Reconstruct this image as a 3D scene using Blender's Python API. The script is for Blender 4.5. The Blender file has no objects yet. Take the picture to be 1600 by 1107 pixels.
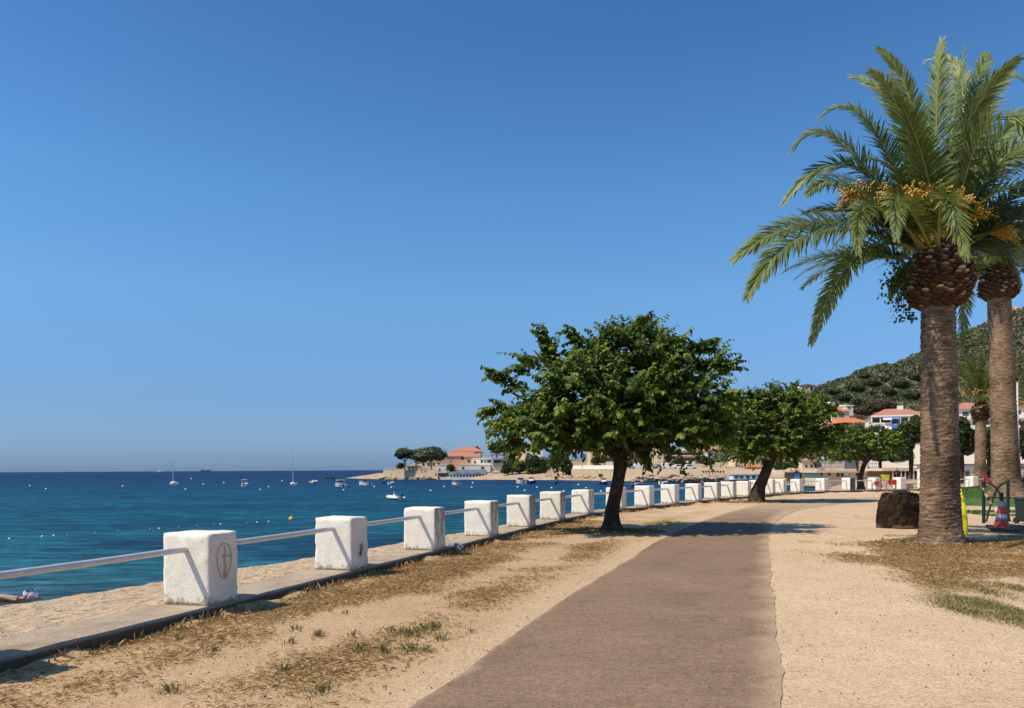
import bpy, bmesh, math, random
import numpy as np
from mathutils import Vector, Matrix, noise

random.seed(7)
rng = np.random.default_rng(11)
scn = bpy.context.scene
COL = scn.collection
PI = math.pi
CAMZ = 1.6
ROLL = 0.0055
F = 1200.0
_c, _s = math.cos(ROLL), math.sin(ROLL)
SEA = -1.8

def pos(px, py, D):
    """photo direction (1600 px wide frame) at depth D -> world point"""
    u = (px-800)/F; v = (733.6-py)/F
    return Vector((D*(u*_c+v*_s), D, CAMZ+D*(-u*_s+v*_c)))
def onz(px, py, z=0.0):
    p = pos(px, py, 1.0)
    return pos(px, py, (z-CAMZ)/(p.z-CAMZ))

# ------------------------------------------------------------------ helpers
def tag(o, label=None, cat=None, group=None, kind=None):
    if label: o['label'] = label
    if cat: o['category'] = cat
    if group: o['group'] = group
    if kind: o['kind'] = kind
    return o
def empty(name, loc, label, cat, rz=0, group=None, scale=1):
    o = bpy.data.objects.new(name, None); COL.objects.link(o)
    o.location = loc; o.rotation_euler = (0, 0, rz); o.empty_display_size = .2
    o.scale = (scale,)*3
    return tag(o, label, cat, group)
def children(o):
    return [c for c in list(COL.objects) if c.parent == o]
def copy_tree(o, loc=None, rz=None, label=None, scale=None, parent=None):
    c = o.copy(); COL.objects.link(c)
    if parent is not None: c.parent = parent
    if loc is not None: c.location = loc
    if rz is not None: c.rotation_euler = (0, 0, rz)
    if scale is not None: c.scale = (scale,)*3 if not hasattr(scale, '__len__') else scale
    if label: c['label'] = label
    for ch in children(o): copy_tree(ch, parent=c)
    return c
def link_mesh(name, me, mats, parent=None, loc=None):
    for m in (mats if isinstance(mats, (list, tuple)) else [mats]): me.materials.append(m)
    o = bpy.data.objects.new(name, me); COL.objects.link(o)
    if parent is not None: o.parent = parent
    if loc is not None: o.location = loc
    return o
def np_mesh(name, V, Fc, mats, parent=None, tint=None, smooth=False, mi=None, loc=None):
    """V (n,3); Fc (m,k) int array"""
    V = np.asarray(V, dtype=np.float32).reshape(-1, 3); Fc = np.asarray(Fc, dtype=np.int32)
    m, k = Fc.shape
    me = bpy.data.meshes.new(name)
    me.vertices.add(len(V)); me.vertices.foreach_set('co', V.ravel())
    me.loops.add(m*k); me.loops.foreach_set('vertex_index', Fc.ravel())
    me.polygons.add(m); me.polygons.foreach_set('loop_start', np.arange(0, m*k, k, dtype=np.int32))
    try: me.polygons.foreach_set('loop_total', np.full(m, k, dtype=np.int32))
    except Exception: pass
    if mi is not None: me.polygons.foreach_set('material_index', np.asarray(mi, dtype=np.int32))
    me.polygons.foreach_set('use_smooth', np.full(m, smooth, dtype=bool))
    if tint is not None:
        a = me.attributes.new('tint', 'FLOAT', 'POINT'); a.data.foreach_set('value', np.asarray(tint, dtype=np.float32).ravel())
    me.update(calc_edges=True); me.validate()
    return link_mesh(name, me, mats, parent, loc)

class MB:
    def __init__(s): s.v = []; s.f = []; s.m = []; s.sm = []
    def add(s, vs, fs, m=0, smooth=False):
        b = len(s.v); s.v += [tuple(v) for v in vs]
        for f in fs: s.f.append([b+i for i in f]); s.m.append(m); s.sm.append(smooth)
        return s
    def box(s, c, d, rz=0, m=0, top=1.0, ry=0, rx=0):
        x, y, z = d[0]/2, d[1]/2, d[2]/2
        M = Matrix.Translation(c) @ Matrix.Rotation(rz, 4, 'Z') @ Matrix.Rotation(ry, 4, 'Y') @ Matrix.Rotation(rx, 4, 'X')
        vs = [M @ Vector(p) for p in ((-x,-y,-z),(x,-y,-z),(x,y,-z),(-x,y,-z),(-x*top,-y*top,z),(x*top,-y*top,z),(x*top,y*top,z),(-x*top,y*top,z))]
        return s.add(vs, [(0,3,2,1),(4,5,6,7),(0,1,5,4),(1,2,6,5),(2,3,7,6),(3,0,4,7)], m)
    def bar(s, a, b, w, h=None, m=0):
        a = Vector(a); b = Vector(b); h = h or w; t = (b-a).normalized()
        up = Vector((0,0,1)) if abs(t.z) < .95 else Vector((1,0,0))
        sd = t.cross(up).normalized(); u = sd.cross(t)
        vs = [p+sd*i*w/2+u*j*h/2 for p in (a, b) for (i, j) in ((-1,-1),(1,-1),(1,1),(-1,1))]
        return s.add(vs, [(0,1,2,3),(7,6,5,4),(0,4,5,1),(1,5,6,2),(2,6,7,3),(3,7,4,0)], m)
    def tube(s, pts, r, n=10, m=0, cap=True, smooth=True, flat=1.0):
        pts = [Vector(p) for p in pts]
        if not hasattr(r, '__len__'): r = [r]*len(pts)
        vs = []; last = None
        for i, p in enumerate(pts):
            t = (pts[min(i+1, len(pts)-1)]-pts[max(i-1, 0)]).normalized()
            ref = last if last is not None else (Vector((0,0,1)) if abs(t.z) < .9 else Vector((1,0,0)))
            a = ref - t*ref.dot(t)
            if a.length < 1e-5: a = t.orthogonal()
            a.normalize(); b = t.cross(a); last = a
            for k in range(n):
                an = 2*PI*k/n; vs.append(p+(a*math.cos(an)+b*math.sin(an)*flat)*r[i])
        fs = [(i*n+k, i*n+(k+1) % n, (i+1)*n+(k+1) % n, (i+1)*n+k) for i in range(len(pts)-1) for k in range(n)]
        s.add(vs, fs, m, smooth)
        if cap:
            s.add(vs[:n], [tuple(reversed(range(n)))], m); s.add(vs[-n:], [tuple(range(n))], m)
        return s
    def lathe(s, prof, n=24, c=(0,0,0), m=0, smooth=True):
        c = Vector(c); vs = []
        for (r, z) in prof:
            for k in range(n):
                a = 2*PI*k/n; vs.append(c+Vector((r*math.cos(a), r*math.sin(a), z)))
        fs = [(i*n+k, i*n+(k+1) % n, (i+1)*n+(k+1) % n, (i+1)*n+k) for i in range(len(prof)-1) for k in range(n)]
        fs.append(tuple(reversed(range(n)))); fs.append(tuple(range((len(prof)-1)*n, len(prof)*n)))
        return s.add(vs, fs, m, smooth)
    def blob(s, c, r, sub=2, m=0, amp=0.0, seed=0, freq=1.5):
        bm = bmesh.new(); bmesh.ops.create_icosphere(bm, subdivisions=sub, radius=1)
        if not hasattr(r, '__len__'): r = (r, r, r)
        vs = []
        for v in bm.verts:
            k = 1+amp*noise.noise(v.co*freq+Vector((seed*7.1, seed*3.3, 0)))*1.6
            vs.append(Vector(c)+Vector((v.co.x*r[0]*k, v.co.y*r[1]*k, v.co.z*r[2]*k)))
        fs = [[v.index for v in f.verts] for f in bm.faces]; bm.free()
        return s.add(vs, fs, m, True)
    def poly(s, pts, m=0): return s.add(pts, [tuple(range(len(pts)))], m)
    def prism(s, outline, z0, z1, m=0):
        n = len(outline); vs = [(x, y, z0) for x, y in outline]+[(x, y, z1) for x, y in outline]
        return s.add(vs, [tuple(reversed(range(n))), tuple(range(n, 2*n))]+[(i, (i+1) % n, n+(i+1) % n, n+i) for i in range(n)], m)
    def build(s, name, mats, parent=None, bevel=0, seg=2, loc=None):
        me = bpy.data.meshes.new(name); me.from_pydata(s.v, [], s.f)
        for i, p in enumerate(me.polygons): p.material_index = s.m[i]; p.use_smooth = s.sm[i]
        me.update()
        o = link_mesh(name, me, mats, parent, loc)
        if bevel:
            b = o.modifiers.new('bevel', 'BEVEL'); b.width = bevel; b.segments = seg; b.limit_method = 'ANGLE'
        return o

# ------------------------------------------------------------------ materials
def new_mat(name):
    m = bpy.data.materials.new(name); m.use_nodes = True; nt = m.node_tree; nt.nodes.clear()
    out = nt.nodes.new('ShaderNodeOutputMaterial'); b = nt.nodes.new('ShaderNodeBsdfPrincipled')
    nt.links.new(b.outputs[0], out.inputs[0])
    return m, nt, b, out
def N(nt, typ, **kw):
    n = nt.nodes.new(typ)
    for k, v in kw.items():
        if k in n.inputs: n.inputs[k].default_value = v
        else: setattr(n, k, v)
    return n
def L(nt, a, b): nt.links.new(a, b)
def ramp(nt, fac, stops, interp='LINEAR'):
    r = nt.nodes.new('ShaderNodeValToRGB'); r.color_ramp.interpolation = interp
    while len(r.color_ramp.elements) < len(stops): r.color_ramp.elements.new(.5)
    for e, (p, c) in zip(r.color_ramp.elements, stops):
        e.position = p
        e.color = (c, c, c, 1) if not hasattr(c, '__len__') else (*c, 1)
    if fac is not None: L(nt, fac, r.inputs[0])
    return r.outputs[0]
def mix(nt, fac, a, b, mode='MIX'):
    n = nt.nodes.new('ShaderNodeMix'); n.data_type = 'RGBA'; n.blend_type = mode
    for sock, v in ((n.inputs[0], fac), (n.inputs[6], a), (n.inputs[7], b)):
        if hasattr(v, 'is_linked') or hasattr(v, 'links'): L(nt, v, sock)
        elif hasattr(v, '__len__'): sock.default_value = (*v, 1)
        else: sock.default_value = v
    return n.outputs[2]
def coords(nt, scale=(1,1,1), rot=(0,0,0)):
    t = nt.nodes.new('ShaderNodeTexCoord'); mp = nt.nodes.new('ShaderNodeMapping')
    mp.inputs['Scale'].default_value = scale; mp.inputs['Rotation'].default_value = rot
    L(nt, t.outputs['Object'], mp.inputs[0]); return mp.outputs[0]
def nz(nt, vec, scale, detail=4, rough=.55, dist=0):
    n = N(nt, 'ShaderNodeTexNoise', Scale=scale, Detail=detail, Roughness=rough, Distortion=dist)
    L(nt, vec, n.inputs['Vector']); return n.outputs['Fac']
def math_(nt, op, a, b=0.0, c=None):
    n = nt.nodes.new('ShaderNodeMath'); n.operation = op
    for i, v in enumerate((a, b) if c is None else (a, b, c)):
        if hasattr(v, 'links'): L(nt, v, n.inputs[i])
        else: n.inputs[i].default_value = v
    return n.outputs[0]
def bump(nt, h, b, strength=.5, dist=.02, normal=None):
    n = N(nt, 'ShaderNodeBump', Strength=strength, Distance=dist); L(nt, h, n.inputs['Height'])
    if normal is not None: L(nt, normal, n.inputs['Normal'])
    if b is not None: L(nt, n.outputs[0], b.inputs['Normal'])
    return n.outputs[0]
def simple(name, col, rough=.6, metal=0, var=.15, scale=3, spec=.5, bmp=0, bscale=40):
    m, nt, b, out = new_mat(name); v = coords(nt)
    f = nz(nt, v, scale, 5)
    c = ramp(nt, f, [(.25, [x*(1-var) for x in col]), (.75, [min(1, x*(1+var)) for x in col])])
    L(nt, c, b.inputs['Base Color']); b.inputs['Roughness'].default_value = rough; b.inputs['Metallic'].default_value = metal
    b.inputs['Specular IOR Level'].default_value = spec
    if bmp: bump(nt, nz(nt, v, bscale, 4), b, bmp, .02)
    return m
def leaf_mat(name, stops, trans=.28, tcol=(.25,.35,.04), rough=.42, spec=.45):
    m, nt, b, out = new_mat(name)
    a = nt.nodes.new('ShaderNodeAttribute'); a.attribute_name = 'tint'
    c = ramp(nt, a.outputs['Fac'], stops)
    L(nt, c, b.inputs['Base Color']); b.inputs['Roughness'].default_value = rough; b.inputs['Specular IOR Level'].default_value = spec
    t = nt.nodes.new('ShaderNodeBsdfTranslucent'); L(nt, mix(nt, .6, c, tcol), t.inputs[0])
    ms = nt.nodes.new('ShaderNodeMixShader'); ms.inputs[0].default_value = trans
    L(nt, b.outputs[0], ms.inputs[1]); L(nt, t.outputs[0], ms.inputs[2]); L(nt, ms.outputs[0], out.inputs[0])
    return m

M = {}
# --- ground (sandy gravel with trodden patches; 'tint' attribute = dry grass density)
def ground_mat():
    m, nt, b, out = new_mat('sandy_ground'); v = coords(nt)
    big = nz(nt, v, .35, 5, .6); mid = nz(nt, v, 2.2, 6, .65); fine = nz(nt, v, 38, 4, .7); grit = nz(nt, v, 140, 2, .6)
    sand = ramp(nt, mid, [(.25, (.46,.325,.195)), (.5, (.57,.413,.252)), (.78, (.66,.49,.315))])
    dust = ramp(nt, big, [(.3, (.48,.345,.215)), (.7, (.71,.535,.35))])
    c = mix(nt, .5, sand, dust)
    vg = nt.nodes.new('ShaderNodeAttribute'); vg.attribute_name = 'verge'
    c = mix(nt, vg.outputs['Fac'], mix(nt, 1.0, c, (1.08,1.06,1.03), 'MULTIPLY'), mix(nt, 1.0, c, (.90,.83,.74), 'MULTIPLY'))
    sep = nt.nodes.new('ShaderNodeAttribute'); sep.attribute_name = 'tint'
    dm = math_(nt, 'ADD', sep.outputs['Fac'], math_(nt, 'MULTIPLY', math_(nt, 'SUBTRACT', mid, .5), 1.5))
    dm = ramp(nt, dm, [(.15, 0), (.60, 1)])
    v2 = coords(nt, (30, 9, 1), (0, 0, .9)); st = nz(nt, v2, 3.0, 5, .7, 1.2)
    straw = ramp(nt, st, [(.3, (.24,.155,.07)), (.48, (.42,.285,.135)), (.62, (.56,.40,.20)), (.75, (.70,.52,.28))])
    c = mix(nt, math_(nt, 'MULTIPLY', dm, .8), c, straw)
    c = mix(nt, 1.0, c, ramp(nt, fine, [(.32, .58), (.5, 1.0), (.68, 1.24)]), 'MULTIPLY')
    c = mix(nt, 1.0, c, ramp(nt, grit, [(.32, .62), (.5, 1.0), (.68, 1.26)]), 'MULTIPLY')
    c = mix(nt, 1.0, c, ramp(nt, nz(nt, v, 11, 5, .7), [(.30, .74), (.48, 1.0), (.7, 1.08)]), 'MULTIPLY')
    c = mix(nt, ramp(nt, nz(nt, v, 24, 3, .8), [(.66, 0), (.72, .6)]), c, (.20,.135,.075))
    vo = N(nt, 'ShaderNodeTexVoronoi', Scale=16); L(nt, v, vo.inputs['Vector'])
    dots = ramp(nt, vo.outputs['Distance'], [(.0, .45), (.13, .62), (.2, 1)])
    selr = ramp(nt, nz(nt, v, 7, 3), [(.5, 0), (.62, 1)])
    c = mix(nt, selr, c, mix(nt, 1.0, c, dots, 'MULTIPLY'))
    L(nt, c, b.inputs['Base Color']); b.inputs['Roughness'].default_value = .95; b.inputs['Specular IOR Level'].default_value = .15
    h = math_(nt, 'ADD', math_(nt, 'MULTIPLY', fine, .6), math_(nt, 'MULTIPLY', mid, 1.6))
    h = math_(nt, 'ADD', h, math_(nt, 'MULTIPLY', grit, .25))
    bump(nt, h, b, .55, .03)
    return m
M['ground'] = ground_mat()
def path_mat():
    m, nt, b, out = new_mat('path_asphalt'); v = coords(nt)
    vs = coords(nt, (.5, 2.0, 1), (0, 0, -.3))
    big = nz(nt, v, .5, 5, .6); mid = nz(nt, vs, 2.6, 6, .7); grit = nz(nt, v, 120, 3, .7); g2 = nz(nt, v, 45, 4, .75)
    c = mix(nt, .5, ramp(nt, big, [(.3, (.208,.134,.084)), (.7, (.292,.193,.122))]), ramp(nt, mid, [(.28, (.204,.130,.081)), (.72, (.318,.211,.133))]))
    c = mix(nt, 1.0, c, ramp(nt, grit, [(.32, .62), (.5, 1.0), (.66, 1.45)]), 'MULTIPLY')
    c = mix(nt, 1.0, c, ramp(nt, g2, [(.32, .70), (.5, 1.0), (.70, 1.28)]), 'MULTIPLY')
    st = nz(nt, v, .8, 7, .75, .6); c = mix(nt, 1.0, c, ramp(nt, st, [(.32, .80), (.45, .97), (.6, 1.03), (.72, 1.16)]), 'MULTIPLY')
    # tiny dark scuffs and drifted sand
    vs3 = coords(nt, (1.2, 4.5, 1), (0, 0, .1)); sc = nz(nt, vs3, 4.2, 4, .6)
    c = mix(nt, 1.0, c, ramp(nt, nz(nt, v, 13, 4, .7), [(.3, .80), (.5, 1.0), (.7, 1.12)]), 'MULTIPLY')
    c = mix(nt, ramp(nt, sc, [(.62, 0), (.70, .6)]), c, (.07,.05,.04))
    sd = nz(nt, v, 1.1, 6, .7)
    a = nt.nodes.new('ShaderNodeAttribute'); a.attribute_name = 'tint'
    e = ramp(nt, math_(nt, 'ADD', a.outputs['Fac'], math_(nt, 'MULTIPLY', math_(nt, 'SUBTRACT', sd, .5), 1.1)), [(.35, 0), (.8, 1)])
    e = mix(nt, 1.0, e, ramp(nt, g2, [(.35, .35), (.6, 1)]), 'MULTIPLY')
    c = mix(nt, e, c, (.52,.38,.23))
    L(nt, c, b.inputs['Base Color']); b.inputs['Roughness'].default_value = .9; b.inputs['Specular IOR Level'].default_value = .2
    bump(nt, math_(nt, 'ADD', math_(nt, 'MULTIPLY', grit, .6), g2), b, .5, .008)
    return m
M['path'] = path_mat()
def beach_mat():
    m, nt, b, out = new_mat('beach_sand'); v = coords(nt)
    mid = nz(nt, v, 3.2, 4, .6, .4); fine = nz(nt, v, 60, 3, .7)
    c = ramp(nt, mid, [(.3, (.50,.36,.22)), (.5, (.66,.485,.31)), (.72, (.76,.58,.385))])
    c = mix(nt, 1.0, c, ramp(nt, fine, [(.3, .85), (.7, 1.1)]), 'MULTIPLY')
    sx = nt.nodes.new('ShaderNodeSeparateXYZ'); L(nt, v, sx.inputs[0])
    wet = ramp(nt, math_(nt, 'ADD', sx.outputs[2], math_(nt, 'MULTIPLY', mid, .12)), [(0, 1), (1, 0)])
    mr = N(nt, 'ShaderNodeMapRange'); L(nt, math_(nt, 'ADD', sx.outputs[2], math_(nt, 'MULTIPLY', mid, .15)), mr.inputs[0])
    mr.inputs[1].default_value = -1.72; mr.inputs[2].default_value = -1.58; mr.inputs[3].default_value = 1; mr.inputs[4].default_value = 0
    c = mix(nt, mr.outputs[0], c, (.20,.145,.09))
    L(nt, c, b.inputs['Base Color']); b.inputs['Roughness'].default_value = .95; b.inputs['Specular IOR Level'].default_value = .1
    h = math_(nt, 'ADD', math_(nt, 'MULTIPLY', mid, 1.6), math_(nt, 'MULTIPLY', fine, .12))
    bump(nt, h, b, 1.0, .22)
    return m
M['beach'] = beach_mat()
def sea_mat():
    m, nt, b, out = new_mat('sea_water')
    v = coords(nt); sx = nt.nodes.new('ShaderNodeSeparateXYZ'); L(nt, v, sx.inputs[0])
    mr = N(nt, 'ShaderNodeMapRange'); L(nt, sx.outputs[1], mr.inputs[0]); mr.inputs[1].default_value = 15; mr.inputs[2].default_value = 400
    dep = ramp(nt, mr.outputs[0], [(0, (.060,.130,.140)), (.03, (.014,.090,.118)), (.10, (.006,.074,.110)), (.28, (.005,.055,.107)), (.5, (.005,.034,.087)), (1, (.005,.022,.070))])
    vp = coords(nt, (.5, 1.0, 1)); pt = nz(nt, vp, .055, 6, .62, .3)
    dk = ramp(nt, pt, [(.47, 0), (.57, 1)])
    near = N(nt, 'ShaderNodeMapRange'); L(nt, sx.outputs[1], near.inputs[0]); near.inputs[1].default_value = 30; near.inputs[2].default_value = 120; near.inputs[3].default_value = .75; near.inputs[4].default_value = .25
    c = mix(nt, math_(nt, 'MULTIPLY', dk, near.outputs[0]), dep, (.005,.024,.060))
    vw = coords(nt, (.45, 1.5, 1), (0, 0, .12)); w0 = nz(nt, vw, .9, 5, .65)
    c = mix(nt, 1.0, c, ramp(nt, w0, [(.34, .42), (.5, .93), (.66, 1.8)]), 'MULTIPLY')  # light and dark of the ripples multiplied into the water colour, finer below
    c = mix(nt, 1.0, c, ramp(nt, nz(nt, vw, 3.4, 3, .6), [(.35, .70), (.5, 1.0), (.66, 1.38)]), 'MULTIPLY')
    w1 = nz(nt, vw, 2.2, 4, .6); w2 = nz(nt, vw, .35, 3, .5)
    h = math_(nt, 'ADD', math_(nt, 'ADD', math_(nt, 'MULTIPLY', w1, .25), w0), math_(nt, 'MULTIPLY', w2, 1.2))
    nrm = bump(nt, h, None, 1.0, .30)
    df = nt.nodes.new('ShaderNodeBsdfDiffuse'); L(nt, c, df.inputs[0])
    gl = nt.nodes.new('ShaderNodeBsdfGlossy'); gl.inputs['Roughness'].default_value = .22; gl.inputs['Color'].default_value = (.8,.95,1,1); L(nt, nrm, gl.inputs['Normal'])
    fr = nt.nodes.new('ShaderNodeFresnel'); fr.inputs['IOR'].default_value = 1.33; L(nt, nrm, fr.inputs['Normal'])
    fac = math_(nt, 'MINIMUM', math_(nt, 'MULTIPLY', fr.outputs[0], .42), .15)
    ms = nt.nodes.new('ShaderNodeMixShader'); L(nt, fac, ms.inputs[0]); L(nt, df.outputs[0], ms.inputs[1]); L(nt, gl.outputs[0], ms.inputs[2]); L(nt, ms.outputs[0], out.inputs[0])
    nt.nodes.remove(b)
    return m
M['sea'] = sea_mat()
def plaster_mat(name, stain=0.0, side_dark=False, col=(.85,.79,.67)):
    m, nt, b, out = new_mat(name); v = coords(nt)
    sx = nt.nodes.new('ShaderNodeSeparateXYZ'); L(nt, v, sx.inputs[0])
    n1 = nz(nt, v, 4, 6, .65); n2 = nz(nt, v, 18, 5, .7); n3 = nz(nt, v, 55, 3, .6)
    c = ramp(nt, n1, [(.28, [x*.87 for x in col]), (.55, col), (.8, [min(.86, x*1.06) for x in col])])
    # grime rising from the foot
    mr = N(nt, 'ShaderNodeMapRange'); L(nt, sx.outputs[2], mr.inputs[0]); mr.inputs[1].default_value = 0; mr.inputs[2].default_value = .14; mr.inputs[3].default_value = .30; mr.inputs[4].default_value = 0
    g = ramp(nt, math_(nt, 'ADD', n2, mr.outputs[0]), [(.62, 0), (.76, 1)])
    c = mix(nt, math_(nt, 'MULTIPLY', g, .75), c, (.27,.22,.13))
    # chips
    ch = ramp(nt, nz(nt, v, 26, 4, .75), [(.70, 0), (.74, .6)])
    c = mix(nt, ch, c, (.38,.33,.26))
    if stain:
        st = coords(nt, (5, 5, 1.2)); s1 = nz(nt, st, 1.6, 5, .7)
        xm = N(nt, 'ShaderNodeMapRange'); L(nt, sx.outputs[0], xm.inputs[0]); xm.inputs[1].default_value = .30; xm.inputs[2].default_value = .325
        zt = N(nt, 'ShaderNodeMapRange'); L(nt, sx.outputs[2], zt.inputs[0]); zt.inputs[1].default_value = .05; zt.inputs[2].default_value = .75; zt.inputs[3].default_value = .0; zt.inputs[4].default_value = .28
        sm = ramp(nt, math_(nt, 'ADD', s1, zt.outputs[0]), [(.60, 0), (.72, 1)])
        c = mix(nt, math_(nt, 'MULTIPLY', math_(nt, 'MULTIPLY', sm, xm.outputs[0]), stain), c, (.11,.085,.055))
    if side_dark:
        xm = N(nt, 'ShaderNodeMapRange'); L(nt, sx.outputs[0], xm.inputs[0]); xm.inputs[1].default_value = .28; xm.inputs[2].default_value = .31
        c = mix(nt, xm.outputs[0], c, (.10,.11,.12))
    L(nt, c, b.inputs['Base Color']); b.inputs['Roughness'].default_value = .85; b.inputs['Specular IOR Level'].default_value = .2
    bump(nt, math_(nt, 'ADD', n2, math_(nt, 'MULTIPLY', n3, .4)), b, .45, .02)
    return m
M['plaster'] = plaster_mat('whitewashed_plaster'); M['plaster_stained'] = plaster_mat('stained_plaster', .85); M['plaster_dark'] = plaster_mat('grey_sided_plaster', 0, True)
def kerb_mat():
    m, nt, b, out = new_mat('old_concrete'); v = coords(nt)
    n1 = nz(nt, v, 2.5, 6, .65); n2 = nz(nt, v, 30, 5, .7)
    c = ramp(nt, n1, [(.3, (.30,.235,.165)), (.5, (.42,.335,.235)), (.72, (.52,.42,.30))])
    c = mix(nt, 1, c, ramp(nt, n2, [(.3, .72), (.6, 1.08)]), 'MULTIPLY')
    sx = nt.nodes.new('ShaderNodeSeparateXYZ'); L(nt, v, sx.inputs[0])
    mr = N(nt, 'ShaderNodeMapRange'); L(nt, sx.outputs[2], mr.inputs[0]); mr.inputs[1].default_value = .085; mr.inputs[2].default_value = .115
    c = mix(nt, mr.outputs[0], (.12,.085,.052), c)  # side face below the top darkened: its shade and stains in the colour
    L(nt, c, b.inputs['Base Color']); b.inputs['Roughness'].default_value = .95; b.inputs['Specular IOR Level'].default_value = .15
    bump(nt, n2, b, .6, .02); return m
M['kerb'] = kerb_mat()
M['galv'] = simple('galvanised_steel', (.66,.64,.62), .40, .3, .12, 9, bmp=.05)
M['graffiti'] = simple('olive_spray_paint', (.44,.39,.04), .7)
def trunk_mat(name, c1, c2, c3, zs=14):
    m, nt, b, out = new_mat(name); v = coords(nt, (3, 3, zs)); v0 = coords(nt)
    n = nz(nt, v, 1.6, 6, .7, .3); n2 = nz(nt, v0, .9, 4, .6); n3 = nz(nt, v0, 30, 4, .7)
    c = ramp(nt, n, [(.3, c1), (.48, c2), (.66, c3)])
    c = mix(nt, 1, c, ramp(nt, n2, [(.35, .50), (.52, 1.0), (.70, 1.35)]), 'MULTIPLY')
    c = mix(nt, 1, c, ramp(nt, n3, [(.3, .7), (.6, 1.15)]), 'MULTIPLY')
    L(nt, c, b.inputs['Base Color']); b.inputs['Roughness'].default_value = .92; b.inputs['Specular IOR Level'].default_value = .15
    bump(nt, math_(nt, 'ADD', n, math_(nt, 'MULTIPLY', n3, .4)), b, .8, .03); return m
M['palm_trunk'] = trunk_mat('palm_trunk_bark', (.075,.046,.027), (.20,.13,.08), (.40,.28,.18))
M['bark'] = trunk_mat('dark_bark', (.030,.019,.012), (.060,.038,.025), (.105,.070,.048), 3)
M['stump'] = trunk_mat('fibrous_stump', (.014,.009,.006), (.032,.020,.012), (.075,.045,.025), 4)
M['boss'] = leaf_mat('leaf_base_scales', [(0, (.045,.022,.012)), (.45, (.10,.055,.028)), (.7, (.21,.13,.07)), (1, (.50,.40,.27))], .03, rough=.8, spec=.2)
M['fibre'] = simple('brown_fibre', (.085,.045,.022), .95, var=.4, scale=12, bmp=.8)
M['rachis'] = leaf_mat('frond_stalk', [(0, (.30,.27,.07)), (1, (.26,.33,.10))], .05, rough=.45)
M['frond'] = leaf_mat('palm_leaflet', [(0, (.028,.045,.012)), (.45, (.085,.115,.030)), (.8, (.170,.218,.055)), (1, (.33,.37,.14))], .24, (.32,.38,.06), rough=.5, spec=.3)
M['fruit'] = leaf_mat('orange_date_fruit', [(0, (.20,.20,.02)), (.45, (.50,.31,.015)), (1, (.74,.36,.02))], .1, (.8,.4,.05))
M['leaf'] = leaf_mat('mulberry_leaf', [(0, (.010,.024,.004)), (.45, (.026,.052,.007)), (.8, (.098,.150,.018)), (1, (.21,.27,.035))], .24, (.26,.36,.02), rough=.5, spec=.22)
M['leaf2'] = leaf_mat('distant_tree_leaf', [(0, (.018,.032,.008)), (.5, (.042,.066,.015)), (1, (.10,.135,.03))], .2)
M['pine'] = leaf_mat('pine_needles', [(0, (.020,.032,.010)), (.5, (.045,.068,.018)), (1, (.105,.140,.035))], .12)
M['scrub'] = leaf_mat('hill_scrub', [(0, (.048,.058,.030)), (.45, (.105,.113,.058)), (.8, (.17,.165,.088)), (1, (.26,.225,.13))], .1, rough=.8, spec=.15)
M['brownbush'] = leaf_mat('brown_bush_leaf', [(0, (.06,.045,.025)), (1, (.13,.10,.055))], .1, rough=.8)
M['straw'] = leaf_mat('dry_straw', [(0, (.13,.08,.033)), (.4, (.36,.225,.09)), (.8, (.60,.41,.19)), (1, (.80,.60,.33))], .15, (.5,.35,.15), rough=.8, spec=.2)
M['tuft'] = leaf_mat('olive_grass', [(0, (.15,.125,.055)), (.5, (.30,.26,.115)), (1, (.55,.43,.21))], .15, rough=.8, spec=.2)
M['lawn'] = leaf_mat('lawn_green', [(0, (.03,.085,.012)), (1, (.10,.21,.03))], .2, (.2,.4,.03), rough=.7, spec=.2)
M['lawn_base'] = simple('lawn_soil', (.055,.115,.022), .95, var=.35, scale=4, bmp=.6, bscale=30)
M['white'] = simple('white_paint', (.84,.79,.70), .5, var=.05)
M['wwall'] = simple('white_render', (.86,.77,.62), .8, var=.08, scale=.3)
M['cream'] = simple('cream_render', (.76,.58,.37), .85, var=.10, scale=.3)
M['yellowwall'] = simple('yellow_render', (.66,.50,.25), .85, var=.08, scale=.3)
M['pink'] = simple('pink_render', (.76,.45,.30), .85, var=.08, scale=.25)
M['tile'] = simple('terracotta_tiles', (.46,.20,.115), .85, var=.22, scale=1.5)
M['redtile'] = simple('orange_tiles', (.62,.19,.08), .85, var=.15, scale=1.5)
M['dark'] = simple('dark_opening', (.030,.032,.036), .3, var=.2)  # flat dark colour stands for the shade inside openings and interiors
M['glass'] = simple('window_glass', (.06,.075,.09), .12, var=.2)
M['grey'] = simple('grey_metal', (.22,.24,.27), .5)
M['bluegrey'] = simple('blue_grey_roof', (.13,.165,.21), .6)
M['stonewall'] = simple('beige_stone_wall', (.52,.40,.26), .95, var=.25, scale=1.3, bmp=.6, bscale=2.5)
M['rock'] = simple('coastal_rock', (.42,.30,.20), .95, var=.35, scale=.5, bmp=1, bscale=1.5)
M['black'] = simple('black_plastic', (.018,.018,.02), .45)
M['navy'] = simple('navy_canvas', (.02,.03,.075), .7)
M['blue'] = simple('blue_cloth', (.03,.14,.50), .8)
M['blue2'] = simple('pale_blue_cloth', (.14,.33,.60), .8)
M['lilac'] = simple('lilac_cloth', (.60,.57,.70), .8)
M['red'] = simple('red_plastic', (.50,.045,.03), .5)
M['orange'] = simple('orange_plastic', (.75,.13,.04), .5)
M['yellow'] = simple('yellow_plastic', (.72,.66,.02), .35, var=.05)
M['ybuoy'] = simple('yellow_buoy_plastic', (.75,.52,.04), .4)
M['cream_pl'] = simple('cream_gelcoat', (.76,.72,.66), .3, var=.04)
M['green_metal'] = simple('dark_green_metal', (.010,.028,.020), .35, .1)
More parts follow.
